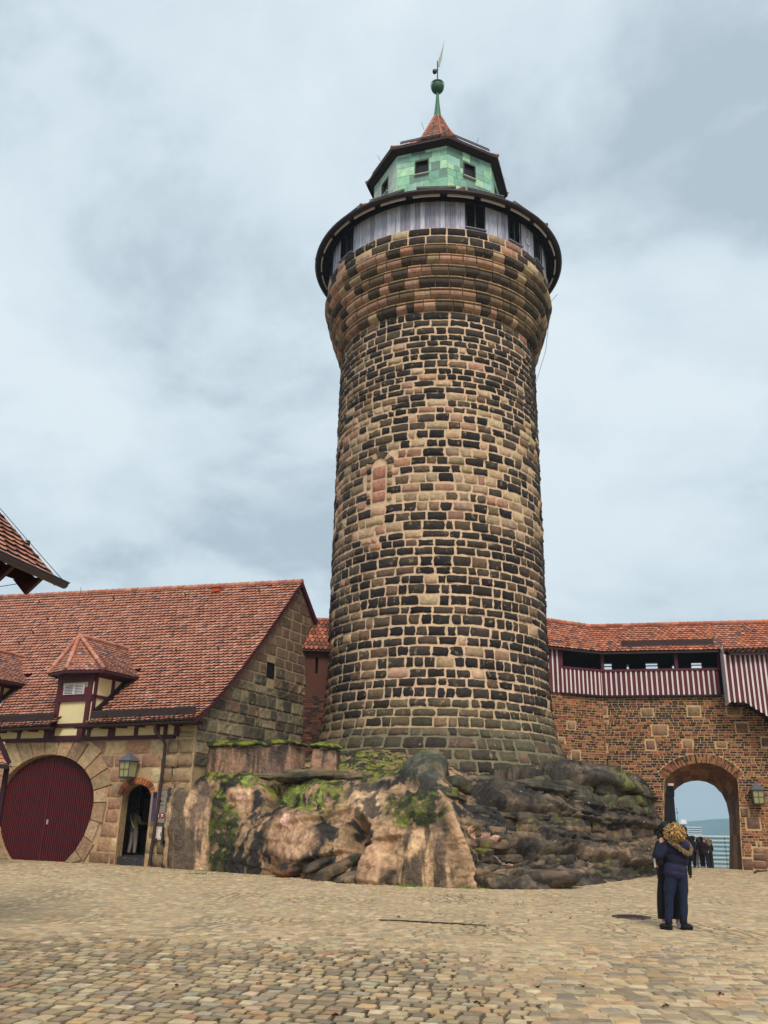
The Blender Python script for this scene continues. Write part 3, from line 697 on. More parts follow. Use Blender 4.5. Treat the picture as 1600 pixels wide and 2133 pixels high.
# boarded storey
mb = MB(); nb = 150; RB = 5.80
WIN = [(14.6, 5.0), (37.2, 4.5), (58.5, 5.0), (-56.4, 5.6), (-80, 5.4), (82, 5.4), (105, 5.4), (-104, 5.4), (-128, 5.4), (129, 5.4), (153, 5.4), (-152, 5.4), (177, 5.4)]
for i in range(nb):
    a0 = 2*math.pi*i/nb; a1 = a0+2*math.pi/nb*.93; dg = math.degrees((a0+a1)/2); dg = dg-360 if dg > 180 else dg
    c = jit(r.choice([lin((168, 165, 182)), lin((182, 179, 194)), lin((148, 145, 162)), lin((194, 191, 204))]), .1, r)
    spans = [(28.43, 30.75)]
    for w, hw in WIN:
        if abs(dg-w) < hw: spans = [(28.43, 28.56), (30.0, 30.75)]
    R = RB+r.uniform(0, .025)
    for za, zb in spans:
        P = [[Vector((AX.x+q*math.sin(a), AX.y-q*math.cos(a), z)) for (a, q) in ((a0, R-.03), (a0, R), (a1, R), (a1, R-.03))] for z in (za, zb)]
        mb.grid(P, c); mb.face([P[0][k] for k in (0, 1, 2, 3)], c)
mb.build('timber_boarding', M_plank, tower)
mb = MB(); mb.lathe(AX, [(RB-.06, 28.4), (RB-.06, 28.55)], 96, lin((60, 58, 66))); mb.lathe(AX, [(RB-.06, 30.0), (RB-.06, 30.8)], 96, lin((60, 58, 66)))
mb.lathe(AX, [(RB-.5, 28.4), (RB-.5, 30.8)], 48, lin((10, 10, 12)))
mb.build('inner_drum', M_wood, tower)
for w, hw in WIN:
    a = math.radians(w); ux = Vector((math.cos(a), math.sin(a), 0)); no = Vector((math.sin(a), -math.cos(a), 0)); c0 = Vector((AX.x, AX.y, 0))+no*(RB-.02)
    hx = RB*math.sin(math.radians(hw)); f = planar(c0, ux, no); mb = MB(); dk = lin((26, 26, 30))
    for sx in (-1, 1): mb.box(f(sx*(hx-.03), 29.28, -.01), (.035, .05, .72), (ux, no, K_), dk)
    mb.box(f(0, 29.28, -.02), (.03, .035, .70), (ux, no, K_), lin((58, 58, 64))); mb.box(f(0, 29.98, 0), (hx, .05, .035), (ux, no, K_), dk)
    wo = mb.build('window', M_wood, tower)
    mb = MB()
    for q in range(13):
        z = 28.64+q*.104; X, Y, Z = ux, (no*.8-K_*.6).normalized(), (no*.6+K_*.8).normalized()
        mb.box(f(0, z, -.06), (hx-.05, .045, .008), (X, Y, Z), lin((30, 30, 34)))
    mb.box(f(0, 29.28, -.2), (hx, .01, .74), (ux, no, K_), lin((8, 8, 10)))
    mb.build('louvre', M_wood, wo)
    mb = MB(); mb.box(f(0, 28.53, .05), (hx+.03, .09, .025), (ux, no, K_), lin((120, 118, 130))); mb.build('sill', M_wood, wo)
a = math.radians(47); no = Vector((math.sin(a), -math.cos(a), 0)); ux = Vector((math.cos(a), math.sin(a), 0)); f = planar(Vector((AX.x, AX.y, 0))+no*(RB+.03), ux, no)
mb = MB(); mb.box(f(0, 29.15, 0), (.17, .01, .20), (ux, no, K_), lin((180, 170, 176))); mb.box(f(0, 29.15, .012), (.11, .005, .13), (ux, no, K_), lin((225, 225, 230))); mb.box(f(0, 29.15, .018), (.05, .004, .06), (ux, no, K_), lin((150, 140, 150)))
mb.build('survey_mark', M_paper, tower)
# main roof: soffit, slotted eave, gutter, tiles, snow boards
RE = 6.62; ZE = 29.98; SL = math.tan(math.radians(36))
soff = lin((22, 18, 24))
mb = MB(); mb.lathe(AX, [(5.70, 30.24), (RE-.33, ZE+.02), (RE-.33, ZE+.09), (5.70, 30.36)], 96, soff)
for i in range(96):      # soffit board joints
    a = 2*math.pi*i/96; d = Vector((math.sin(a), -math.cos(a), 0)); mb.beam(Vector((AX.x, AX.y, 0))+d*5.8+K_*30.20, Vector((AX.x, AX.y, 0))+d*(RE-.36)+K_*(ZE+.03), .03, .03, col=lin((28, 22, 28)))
mb.lathe(AX, [(5.84, 29.96), (5.93, 29.96), (5.93, 30.26)], 96, soff)  # dark ring added at the wall top, standing in for eave shade
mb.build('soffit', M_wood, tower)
mb = MB(); NS = 24
mb.lathe(AX, [(RE-.34, ZE+.015), (RE-.14, ZE-.02), (RE-.12, ZE-.11), (RE-.03, ZE-.13), (RE+.06, ZE-.05), (RE+.06, ZE+.05), (RE-.34, ZE+.09)], 96, lin((46, 34, 34)))
mb.build('eave_board', M_wood, tower)
for i in range(NS):      # white vent strips let into the underside of the eave
    ac = math.radians(-8.6+15*i); hw = math.radians(5.9); mb = MB()
    P = [[Vector((AX.x+R*math.sin(ac+hw*q/4), AX.y-R*math.cos(ac+hw*q/4), z)) for q in range(-4, 5)] for R, z in ((RE-.26, ZE+.01), (RE-.27, ZE-.11), (RE-.32, ZE-.11), (RE-.32, ZE+.01))]
    mb.grid(P, lin((236, 226, 232))); mb.build('vent_strip', M_paper, tower)
mb = MB()
def Sroof(u, v): a = 2*math.pi*u; R = (RE-.02)*(1-v)+3.3*v; R = max(R, 0); return Vector((AX.x-R*math.sin(a), AX.y+R*math.cos(a), ZE+.08+(RE-.02-R)*SL))
def roofmask(u, v): return not (v < .055)
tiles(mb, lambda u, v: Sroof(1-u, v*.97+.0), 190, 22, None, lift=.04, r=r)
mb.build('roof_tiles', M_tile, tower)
for k in range(8):
    mb = MB(); a = math.radians(7+45*k); d = Vector((math.sin(a), -math.cos(a), 0)); c0 = Vector((AX.x, AX.y, 0))
    ridge_caps(mb, c0+d*(RE+.02)+K_*(ZE+.12), c0+d*3.4+K_*(ZE+.14+(RE-3.4)*SL), .10, rr=r); mb.build('hip_tiles', M_tile, tower, smooth=True)
for k in range(16):
    a = math.radians(7+22.5*k+11.2); d = Vector((math.sin(a), -math.cos(a), 0)); t = Vector((math.cos(a), math.sin(a), 0)); c0 = Vector((AX.x, AX.y, 0))
    mb = MB(); p = c0+d*(RE-.32)+K_*(ZE+.38); mb.box(p, (.95, .02, .10), (t, (d*.8+K_*.6).normalized(), (K_*.8-d*.6).normalized()), lin((58, 40, 40)))
    mb.box(p+K_*.105, (.95, .03, .012), (t, d, K_), lin((150, 150, 156)))
    for q in (-.7, 0, .7): mb.beam(p+t*q-K_*.12, p+t*q+d*.16-K_*.16, .02, .02, col=lin((50, 40, 40)))
    mb.build('snow_guard', M_wood, tower)
# copper lantern
PH = .077
def oct_(R, z, k, ph=PH): a = ph+k*math.pi/4; return Vector((AX.x+R*math.sin(a), AX.y-R*math.cos(a), z))
lan = tower
CP = [lin(c) for c in ((150, 198, 164), (170, 210, 174), (130, 182, 152), (180, 212, 174), (126, 168, 150), (112, 144, 130), (152, 194, 176), (98, 132, 116))]
LW = [(0, -.34, .16), (1, -.28, .0)]
mb = MB(); rw = 3.58; z0, z1 = 32.0, 35.45; openings = {}
for k in range(8):
    A = oct_(rw, 0, k); B = oct_(rw, 0, k+1); u = (B-A); L = u.length; u.normalize(); no = Vector((u.y, -u.x, 0))
    f = planar(A, u, no); wz = (33.95, 34.78); wc = L*.50; hw = .36
    openings[k] = (f, u, no, wc, hw, wz)
    mb.poly([(0, z0), (L, z0), (L, z1), (0, z1)], f, [[(wc-hw, wz[0]), (wc+hw, wz[0]), (wc+hw, wz[1]), (wc-hw, wz[1])]], CP[5])
    pale = (k == 6)
    for za, zb in courses(z0, z1, (.30, .62), r):
        s = 0
        while s < L-.01:
            w = r.uniform(.35, 1.0)
            if s+w > L-.3: w = L-s
            pcs = [(s, s+w)]
            if zb > wz[0] and za < wz[1]:
                pcs = []
                if s < wc-hw: pcs.append((s, min(s+w, wc-hw)))
                if s+w > wc+hw: pcs.append((max(s, wc+hw), s+w))
            for a_, b_ in pcs:
                if b_-a_ > .04:
                    c = jit(r.choice(CP), .08, r)
                    if pale: c = mixc(c, lin((208, 216, 206)), .7)
                    slab(mb, f, [(a_+.006, za+.006), (b_-.006, za+.006), (b_-.006, zb-.006), (a_+.006, zb-.006)], .012+r.uniform(0, .014), c, .006)
            s += w
mb.build('copper_cladding', M_cop, tower)
mb = MB(); mb.lathe(AX, [(3.0, 32.6), (3.0, 35.4)], 8, lin((12, 12, 14))); mb.build('lantern_core', M_wood, tower)
for k, (f, u, no, wc, hw, wz) in openings.items():
    mb = MB(); c = lin((70, 66, 66))
    for s in (-1, 1): mb.box(f(wc+s*hw, sum(wz)/2, .0), (.03, .05, (wz[1]-wz[0])/2+.03), (u, no, K_), c)
    for z in wz: mb.box(f(wc, z, .0), (hw-.03, .05, .028), (u, no, K_), c)
    mb.box(f(wc, wz[0]-.05, .06), (hw+.05, .06, .02), (u, no, K_), lin((190, 196, 190)))
    o = mb.build('hatch', M_wood, tower)
    mb = MB(); mb.box(f(wc, sum(wz)/2, -.12), (hw, .01, .4), (u, no, K_), lin((8, 8, 12))); mb.build('pane', M_wood, o)
# lantern roof: overhanging bell-cast octagon rising into a tiled spire
mb = MB(); RLp = [(4.05, 35.68), (3.2, 36.35), (2.4, 37.1), (1.72, 37.85), (1.28, 38.6), (.80, 39.5), (.44, 40.3), (.20, 40.86)]
for k in range(8):
    for m in range(len(RLp)-1):
        (ra, za), (rb, zb) = RLp[m], RLp[m+1]
        A, B, C, D = oct_(ra, za, k), oct_(ra, za, k+1), oct_(rb, zb, k+1), oct_(rb, zb, k)
        S = lambda u, v, A=A, B=B, C=C, D=D: (A*(1-u)+B*u)*(1-v)+(D*(1-u)+C*u)*v
        w = (A-B).length; h = ((A+B)/2-(C+D)/2).length
        tiles(mb, S, max(1, round((w+(C-D).length)/2/.20)), max(1, round(h/.16)), None, lift=.03, r=r, wts=(3, 5, 2, 6, 4, 4, 2))
    for m in range(len(RLp)-1): ridge_caps(mb, oct_(RLp[m][0]+.02, RLp[m][1]+.02, k), oct_(RLp[m+1][0]+.01, RLp[m+1][1]+.01, k), .05 if m > 2 else .09, .22, rr=r)
mb.build('lantern_roof', M_tile, tower)
mb = MB(); c = lin((40, 28, 34))
for k in range(8):
    A, B = oct_(4.06, 35.64, k), oct_(4.06, 35.64, k+1); C, D = oct_(3.5, 35.47, k+1), oct_(3.5, 35.47, k)
    mb.face([A, B, C, D], c); mb.face([A, B, B+K_*.05, A+K_*.05], c); mb.face([A-K_*.09, B-K_*.09, B+K_*.04, A+K_*.04], lin((62, 40, 40)))
    mb.face([A-K_*.09, B-K_*.09, oct_(3.98, 35.55, k+1), oct_(3.98, 35.55, k)], c)
mb.build('lantern_soffit', M_wood, tower)
for k in range(8):
    A, B = oct_(3.86, 36.02, k), oct_(3.86, 36.02, k+1); m_ = (A+B)/2; t = (B-A).normalized(); d = Vector((t.y, -t.x, 0))
    mb = MB(); mb.box(m_, (1.15, .02, .10), (t, (d*.8+K_*.6).normalized(), (K_*.8-d*.6).normalized()), lin((62, 42, 42))); mb.box(m_+K_*.1, (1.15, .03, .012), (t, d, K_), lin((150, 150, 156)))
    for q in (-.8, 0, .8): mb.beam(m_+t*q-K_*.1, m_+t*q+d*.1-K_*.22, .02, .02, col=lin((50, 40, 40)))
    mb.build('snow_guard', M_wood, tower)
mb = MB(); g = lin((60, 112, 84)); g2 = lin((52, 88, 66))
mb.lathe(AX, [(.235, 40.8), (.24, 40.9), (.2, 41.1), (.14, 41.7), (.095, 42.3), (.075, 42.75)], 14, g); mb.build('spire_cap', M_cop, tower, smooth=True)
mb = MB(); mb.ball((AX.x, AX.y, 43.15), (.39, .39, .43), 24, 16, g2); mb.lathe(AX, [(.40, 43.28), (.415, 43.31), (.415, 43.35), (.40, 43.38)], 24, lin((30, 50, 40))); mb.build('ball_finial', M_cop, tower, smooth=True)
mb = MB(); dk = lin((36, 52, 40)); mb.tube([(AX.x, AX.y, 43.5), (AX.x, AX.y, 45.2)], .035, 8, dk); mb.build('finial_rod', M_met, tower)
mb = MB(); mb.ball((AX.x-.17, AX.y-.02, 44.35), (.14, .14, .17), 14, 10, lin((24, 26, 26))); mb.tube([(AX.x-.17, AX.y, 44.45), (AX.x, AX.y, 44.6)], .02, 6, dk); mb.build('counterweight', M_met, tower, smooth=True)
pts = [at(860+x/8.883, 70+y/8.883, 40) for x, y in ((585, 120), (560, 300), (545, 400), (540, 450), (515, 540), (492, 625), (470, 590), (474, 480), (505, 400), (550, 250))]
mb = MB(); mb.prism([p-Vector((0, .02, 0)) for p in pts], (0, .04, 0), lin((70, 96, 58)))
q = [at(860+x/8.883, 70+y/8.883, 40) for x, y in ((476, 600), (444, 665), (484, 668))]
mb.tube([q[0], q[1], q[2]], .018, 6, dk)
mb.build('weather_vane', M_met, tower)
mb = MB()
for x0, y0, x1, y1, Y in ((786, 324, 793, 333, 38.5), (878, 254, 883, 268, 39), (997, 287, 991, 304, 38.4), (1053, 372, 1045, 374, 39.5)):
    mb.tube([at(x0, y0, Y), at(x1, y1, Y)+Vector((0, .05, -.02))], .012, 5, lin((60, 60, 64)))
mb.build('lightning_rod', M_met, tower)
mb = MB(); pp = [at(1161, 613, 40.2), at(1148, 628, 40.3), at(1137, 730, 40.5), at(1117, 795, 40.5)]
mb.tube(pp, .014, 5, lin((120, 118, 112))); mb.build('lightning_wire', M_met, tower)

# ------------------------------------------------------------------ stable house on the left
HU = Vector((.8992, -.4375, 0)); HN = Vector((-.4375, -.8992, 0)); HP = Vector((-6.66, 32.38, 0)); HG = -HN     # along the wall, towards the yard, corner, back
HF = planar(HP, HU, HN)
def H2(x, y, d=0.0):
    p = onp(x, y, HP+HN*d, HN); return ((p-HP).dot(HU), p.z)
house = thing('stable_house', 'sandstone stable house with a half-timbered frieze, big red tiled roof and round gateway', 'house', tuple(HP))
PUR = lin((74, 26, 38)); PUR2 = lin((58, 20, 30)); CREAM = lin((214, 198, 150))
FZ = [lin(c) for c in ((178, 142, 108), (168, 128, 100), (190, 160, 122), (158, 118, 96), (196, 170, 132), (150, 126, 98))]
r = random.Random(21)
gc = H2(93, 1672); gt = H2(97, 1573); gr = H2(197, 1668); GRX = gr[0]-gc[0]; GRT = gt[1]-gc[1]; GRB = gc[1]-H2(131, 1787)[1]
def gate_pt(a, k=1.0, e=0.0):
    sx = math.cos(a); sy = math.sin(a); ry = GRT if sy > 0 else 2.55
    return (gc[0]+sx*(GRX*k+e), gc[1]+sy*(ry*k+e))
gate_loop = [p for p in (gate_pt(2*math.pi*i/64) for i in range(64))]
gate_loop = [(p[0], max(p[1], -.1)) for p in gate_loop]
gl = []
for p in gate_loop:
    if not gl or math.hypot(p[0]-gl[-1][0], p[1]-gl[-1][1]) > 1e-3: gl.append(p)
dL = H2(249, 1720)[0]; dR = H2(309, 1720)[0]; dT = H2(283, 1634)[1]; dS = H2(250, 1660)[1]; dc = (dL+dR)/2; dw = (dR-dL)/2
door_loop = [(dL, .0), (dR, .0), (dR, dS)]+[(dc+dw*math.cos(a), dS+(dT-dS)*math.sin(a)) for a in [math.pi*k/10 for k in range(1, 10)]]+[(dL, dS)]
ftop = 4.98; fbot = 4.40; HL = -17.5
mb = MB(); mb.poly([(HL, -.4), (0, -.4), (0, ftop), (HL, ftop)], HF, [gl, door_loop], lin((176, 148, 112)))
mb.build('wall', M_mort, house)
mb = MB()
for z0, z1 in courses(.02, fbot-.02, (.36, .58), r):
    s = HL
    while s < -.06:
        w = r.uniform(.5, 1.25)
        if s+w > -.3: w = -.02-s
        m_ = (s+w/2, (z0+z1)/2)
        def blocked(p): return math.hypot((p[0]-gc[0])/(GRX+.62), (p[1]-gc[1])/((GRT if p[1] > gc[1] else 2.55)+.62)) < 1 or (dL-.04 < p[0] < dR+.04 and p[1] < dT+.32 and (p[1] < dS or math.hypot((p[0]-dc)/(dw+.2), (p[1]-dS)/(dT-dS+.26)) < 1))
        n = 8; flags = [not (blocked((s+w*(q+.5)/n, z0+.08)) or blocked((s+w*(q+.5)/n, z1-.08)) or blocked((s+w*(q+.5)/n, m_[1]))) for q in range(n)]
        q = 0
        while q < n:
            if flags[q]:
                e_ = q
                while e_ < n and flags[e_]: e_ += 1
                c = jit(r.choice(FZ), .13, r)
                if z0 < 1.0 and r.random() < .5: c = mixc(c, lin((104, 84, 62)), .5)
                if s > -1.6: c = mixc(c, lin((128, 112, 84)), .6)
                boss(mb, HF, s+w*q/n, s+w*e_/n, z0, z1, .035, .035 if s < -1.6 else .08, c, 4, .5, r)
                q = e_
            else: q += 1
        s += w
mb.build('ashlar_facing', M_stone, house, smooth=True)
mb = MB(); nv_ = 21                                   # voussoirs and jamb stones round the gateway
for k in range(nv_):
    a0 = -math.pi*.30+(math.pi*1.60)*k/nv_; a1 = a0+(math.pi*1.60)/nv_; am = (a0+a1)/2
    out = .50+.42*abs(math.sin(am*2))*(math.sin(am) > 0)+.12*(k % 2)
    P0 = [gate_pt(a0+.006, 1, .02), gate_pt(a1-.006, 1, .02), gate_pt(a1-.006, 1, out), gate_pt(a0+.006, 1, out)]
    P0 = [(p[0], min(max(p[1], 0), fbot-.03)) for p in P0]
    slab(mb, HF, P0[::-1], .07, jit(mixc(r.choice(FZ), lin((160, 134, 104)), .45), .10, r), .02)
mb.build('gate_arch', M_stone, house)
mb = MB(); n = len(gl)
for k in range(n):
    a, b = gl[k], gl[(k+1) % n]; mb.face([HF(*a, .03), HF(*b, .03), HF(*b, -.5), HF(*a, -.5)], lin((170, 138, 100)))
n = len(door_loop)
for k in range(n):
    a, b = door_loop[k], door_loop[(k+1) % n]; mb.face([HF(*a, .03), HF(*b, .03), HF(*b, -.30), HF(*a, -.30)], lin((150, 122, 88)))
mb.build('reveal', M_stone, house)
# gate: two leaves of narrow vertical boards
for side in (-1, 1):
    mb = MB(); s = gc[0]+(0 if side > 0 else -GRX-.05); e_ = s+GRX+.05
    while s < e_-.02:
        w = .105; x = min(1, abs(s+w/2-gc[0])/GRX); h = math.sqrt(max(0, 1-x*x)); zt = gc[1]+h*GRT; zb = max(.0, gc[1]-h*2.55)
        c = jit(lin((38, 5, 11)), .22, r)
        mb.box(HF(s+w/2, (zt+zb)/2, -.20), (w/2-.012, .022, (zt-zb)/2+.02), (HU, HN, K_), c); mb.box(HF(s, (zt+zb)/2, -.172), (.011, .018, (zt-zb)/2), (HU, HN, K_), lin((104, 32, 38)))
        s += w
    mb.face([HF(gc[0]-GRX*1.1*(side < 0), 0, -.24), HF(gc[0]+GRX*1.1*(side > 0), 0, -.24), HF(gc[0]+GRX*1.1*(side > 0), gc[1]+GRT*1.05, -.24), HF(gc[0]-GRX*1.1*(side < 0), gc[1]+GRT*1.05, -.24)], lin((34, 8, 12)))
    gate = mb.build('gate_leaf', M_wood, house)
    if side > 0:
        mb = MB(); hp = H2(100, 1712, -.18); mb.box(HF(hp[0], hp[1], -.15), (.02, .03, .09), (HU, HN, K_), lin((170, 165, 165))); mb.build('handle', M_met, gate)
# brick arch over the small door
mb = MB(); nb = 17
for k in range(nb):
    a0 = math.radians(8+164*k/nb); a1 = math.radians(8+164*(k+.86)/nb)
    f = lambda a, e: (dc+(dw+e)*math.cos(a), dS+(dT-dS+e)*math.sin(a))
    slab(mb, HF, [f(a1, .02), f(a0, .02), f(a0, .25), f(a1, .25)], .075, jit(r.choice([lin((150, 82, 52)), lin((132, 66, 48)), lin((96, 62, 56)), lin((164, 100, 64))]), .15, r), .012)
mb.build('brick_arch', M_brick, house)
# passage behind the door
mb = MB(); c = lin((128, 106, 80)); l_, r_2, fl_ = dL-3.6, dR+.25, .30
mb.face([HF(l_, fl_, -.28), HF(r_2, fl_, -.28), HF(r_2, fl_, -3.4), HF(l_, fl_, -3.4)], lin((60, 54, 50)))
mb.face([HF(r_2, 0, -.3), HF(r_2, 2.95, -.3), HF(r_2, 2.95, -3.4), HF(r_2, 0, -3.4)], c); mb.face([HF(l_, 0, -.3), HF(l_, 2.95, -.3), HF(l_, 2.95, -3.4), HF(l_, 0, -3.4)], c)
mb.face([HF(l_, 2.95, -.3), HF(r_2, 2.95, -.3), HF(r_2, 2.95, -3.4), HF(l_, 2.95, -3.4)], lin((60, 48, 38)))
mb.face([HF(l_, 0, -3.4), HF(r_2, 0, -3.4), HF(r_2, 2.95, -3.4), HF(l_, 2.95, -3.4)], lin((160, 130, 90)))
for q, h in ((-2.55, .9), (-1.45, .9)): mb.box(HF(dc+q, 1.5, -3.34), (.07, .05, 1.35), (HU, HN, K_), lin((24, 20, 20)))
mb.box(HF(dc-2.0, 2.45, -3.34), (.48, .05, .08), (HU, HN, K_), lin((24, 20, 20))); mb.box(HF(dc-2.0, 1.25, -3.34), (.48, .05, .08), (HU, HN, K_), lin((24, 20, 20)))
mb.box(HF(dc-1.9, 1.85, -3.32), (.24, .03, .34), (HU, HN, K_), lin((110, 84, 50)))
mb.build('passage', M_plast, house)
mb = MB(); mb.box(HF(dc, .14, -.2), (dw-.01, .12, .15), (HU, HN, K_), lin((58, 56, 58))); mb.build('door_step', M_stone, house)
# half-timbered frieze
mb = MB()
mb.box(HF((HL-.9)/2, fbot+.06, .06), ((-.9-HL)/2, .08, .07), (HU, HN, K_), PUR2); mb.box(HF((HL-.9)/2, ftop-.03, .06), ((-.9-HL)/2, .08, .05), (HU, HN, K_), PUR2)
for x in (372, 349, 333, 288, 241, 234, 190, 172, 104, 46, 0, -46, -95, -150, -210, -260):
    s = H2(x, 1520)[0]; mb.box(HF(s, (fbot+ftop)/2+.01, .06), (.085 if x not in (172, 104) else .16, .07, (ftop-fbot)/2-.06), (HU, HN, K_), PUR)
mb.build('timber_frame', M_wood, house)
mb = MB(); mb.box(HF((HL-.95)/2, (fbot+ftop)/2, .03), ((-.95-HL)/2, .06, (ftop-fbot)/2-.05), (HU, HN, K_), CREAM); mb.build('plaster_infill', M_plast, house)
mb = MB(); s = H2(388, 1540)[0]
for z0, z1 in courses(fbot-.0, ftop+.1, (.25, .36), r): boss(mb, HF, -.86, -.03, z0, z1, .04, .05, jit(lin((150, 134, 100)), .1, r), 4, .5, r)
mb.build('corner_stones', M_stone, house, smooth=True)
# roof
RIR = onp(630, 1213, HP+HU*.12, HU); RIL_d = onp(0, 1245, RIR, HN)
EVR = onp(404, 1499, HP+HN*.62, HN); EVL = onp(0, 1517, HP+HN*.62, HN)
sR = (RIR-HP).dot(HU); depth = (RIR-HP).dot(HG)
ext = 1.26
RIL = RIR+(RIL_d-RIR)*1.22; EVL = EVR+(EVL-EVR)*((RIL-RIR).length*1.0/(EVL-EVR).length)*1.0
EVR = EVR+(EVR-EVL).normalized()*0.0
rl = (EVL-EVR).length
def HR(u, v):      # u 0 left .. 1 right, v 0 eave .. 1 ridge
    E_ = EVL*(1-u)+EVR*u; R_ = RIL*(1-u)+RIR*u
    return E_*(1-v)+R_*v-K_*(.42*math.sin(math.pi*v**.7)*(1 if v > 0 else 0))
def roof_u(x, y, v=0):     # photo pixel on the eave plane -> u
    p = onp(x, y, EVR, HN); return 1-(EVR-p).dot(HU)/rl
# dormer geometry (built at the origin of its own frame so that it can be repeated)
dsL = H2(119, 1460)[0]; dsR = H2(193, 1460)[0]; dm_z1 = H2(197, 1405)[1]
def dormer(off, label_part):
    rr = random.Random(5)
    f = lambda s, z, d=0.0: HF(s+off, z, d)
    W2 = (dsR-dsL)/2; sc = (dsL+dsR)/2
    body = MB(); d0 = .02; zb = ftop+.05; zt = dm_z1+.05
    def roofz(s, d):      # main roof height above a point d behind the facade
        v = (d+.62)/(depth+.62); u = 1+(s+off-0)/rl
        return HR(min(max(u, -.3), 1), min(max(v, 0), 1)).z
    zm = fbot+.12
    body.face([f(dsL, zm, d0), f(dsR, zm, d0), f(dsR, zt, d0), f(dsL, zt, d0)], CREAM)
    dd = [-.02+.0, .5, 1.0, 1.5, 2.0, 2.6]
    dmax = 3.2
    for s in (dsL, dsR):
        for k in range(12):
            a = dmax*k/12; b = dmax*(k+1)/12; body.face([f(s, min(roofz(s, a)-.1, zt), -a), f(s, min(roofz(s, b)-.1, zt), -b), f(s, zt, -b), f(s, zt, -a)], CREAM)
    dob = body.build('dormer', M_plast, house)
    t = MB(); w = .12
    for s in (dsL+.12, dsR-.16): t.box(f(s, (zm+zt)/2, .05), (.105, .05, (zt-zm)/2), (HU, HN, K_), PUR)
    for z, h in ((zm+.02, .06), (ftop+.02, .07), (H2(150, 1450)[1]-.10, .13), (zt-.08, .12), (H2(150, 1418)[1], .08)): t.box(f(sc, z, .055), (W2, .05, h), (HU, HN, K_), PUR)
    t.box(f(sc, (H2(150, 1415)[1]+zt)/2, .045), (W2, .04, (zt-H2(150, 1415)[1])/2), (HU, HN, K_), PUR2)
    z1_ = H2(150, 1447)[1]; t.box(f(sc, z1_+.1, .05), (W2-.2, .04, .16), (HU, HN, K_), lin((104, 22, 30)))
    # side framing
    for s, sg in ((dsR, 1), (dsL, -1)):
        for a in (.0, .95): t.box(f(s+sg*.02, (min(roofz(s, a), zt-.02)+zt)/2, -a-.06), (.035, .07, max(.02, (zt-roofz(s, a))/2)), (HU, HN, K_), PUR)
        de = dmax
        for q in range(64):
            if roofz(s, dmax*q/64)+.14 > zt: de = dmax*q/64; break
        t.beam(f(s+sg*.03, zt-.07, 0), f(s+sg*.03, zt-.07, -de), .05, .15, col=PUR)
        zz = roofz(s, .9)+.05
        t.beam(f(s+sg*.03, H2(150, 1452)[1], 0), f(s+sg*.03, H2(150, 1452)[1], -de*.5), .05, .12, col=PUR)
        for k in range(10):
            a = de*k/10; b = de*(k+1)/10; t.beam(f(s+sg*.05, roofz(s, a)+.1, -a), f(s+sg*.05, roofz(s, b)+.1, -b), .06, .16, col=lin((44, 30, 30)))
    t.build('timber_frame', M_wood, dob)
    v_ = MB(); wz0, wz1 = H2(150, 1447)[1], H2(150, 1428)[1]
    for sg in (-1, 1):
        cx = sc+sg*.27
        v_.box(f(cx, (wz0+wz1)/2, .10), (.26, .015, (wz1-wz0)/2), (HU, HN, K_), lin((70, 66, 66)))
        for s2 in (-.245, .245): v_.box(f(cx+s2, (wz0+wz1)/2, .12), (.022, .02, (wz1-wz0)/2+.02), (HU, HN, K_), lin((205, 200, 200)))
        for q in range(7): v_.box(f(cx, wz0+(wz1-wz0)*q/6, .12), (.235, .022, .014), (HU, HN, K_), lin((205, 200, 200)))
    v_.build('louvred_shutter', M_wood, dob)
    # roof: two facets in front, two long slopes running back into the main roof
    ov = .55; ez = dm_z1+.12; ap = H2(166, 1326, -.45); AP = f(ap[0], ap[1], -.45)
    EL = f(dsL-ov, ez, ov*.3); EM = f(sc, ez-.02, ov+.15); ER = f(dsR+ov, ez, ov*.3); rz = AP.z
    bk = 4.6
    RBk = AP+HG*(bk-.45)-K_*.02
    ERb = f(dsR+ov, ez-.0, -3.2); ELb = f(dsL-ov, ez, -3.2)
    tb = MB()
    def facet(A, B, C_, D_, nu, nv, mask=None):
        tiles(tb, lambda u, v: (A*(1-u)+B*u)*(1-v)+(D_*(1-u)+C_*u)*v-K_*.10*math.sin(math.pi*v), nu, nv, mask, lift=.035, r=rr, wts=(5, 6, 3, 5, 3, 3, 2), dark=.2)
    h_ = (EM-AP).length
    def tri(A, B, P):      # triangular facet made of shrinking rows
        nv = max(4, round(h_/.17))
        for j in range(nv):
            t0 = j/nv; t1 = min(1, (j+1.2)/nv); a0 = A*(1-t0)+P*t0; b0 = B*(1-t0)+P*t0; a1 = A*(1-t1)+P*t1; b1 = B*(1-t1)+P*t1
            n = max(1, round((b0-a0).length/.19)); s0 = K_*.09*math.sin(math.pi*t0); s1 = K_*.09*math.sin(math.pi*min(1, t1))
            tiles(tb, lambda u, v: ((a0*(1-u)+b0*u)-s0)*(1-v)+((a1*(1-u)+b1*u)-s1)*v, n, 1, None, lift=.03, r=rr, wts=(5, 6, 3, 5, 3, 3, 2), dark=.2)
    tri(EL, EM, AP); tri(EM, ER, AP)
    def onroof(p):
        q = p-HP; return p.z > roofz(q.dot(HU)-off, q.dot(HG))-.06
    for A, B, C_, D_ in ((ER, ERb, RBk, AP), (ELb, EL, AP, RBk)):
        A_, B_, CC, DD = A, B, C_, D_
        tiles(tb, lambda u, v: (A_*(1-u)+B_*u)*(1-v)+(DD*(1-u)+CC*u)*v-K_*.10*math.sin(math.pi*v), round((B_-A_).length/.18), round((DD-A_).length/.165), lambda u, v: onroof((A_*(1-u)+B_*u)*(1-v)+(DD*(1-u)+CC*u)*v), lift=.035, r=rr, wts=(5, 6, 3, 5, 3, 3, 2), dark=.2)
    ro = tb.build('dormer_roof', M_tile, dob)
    hb = MB()
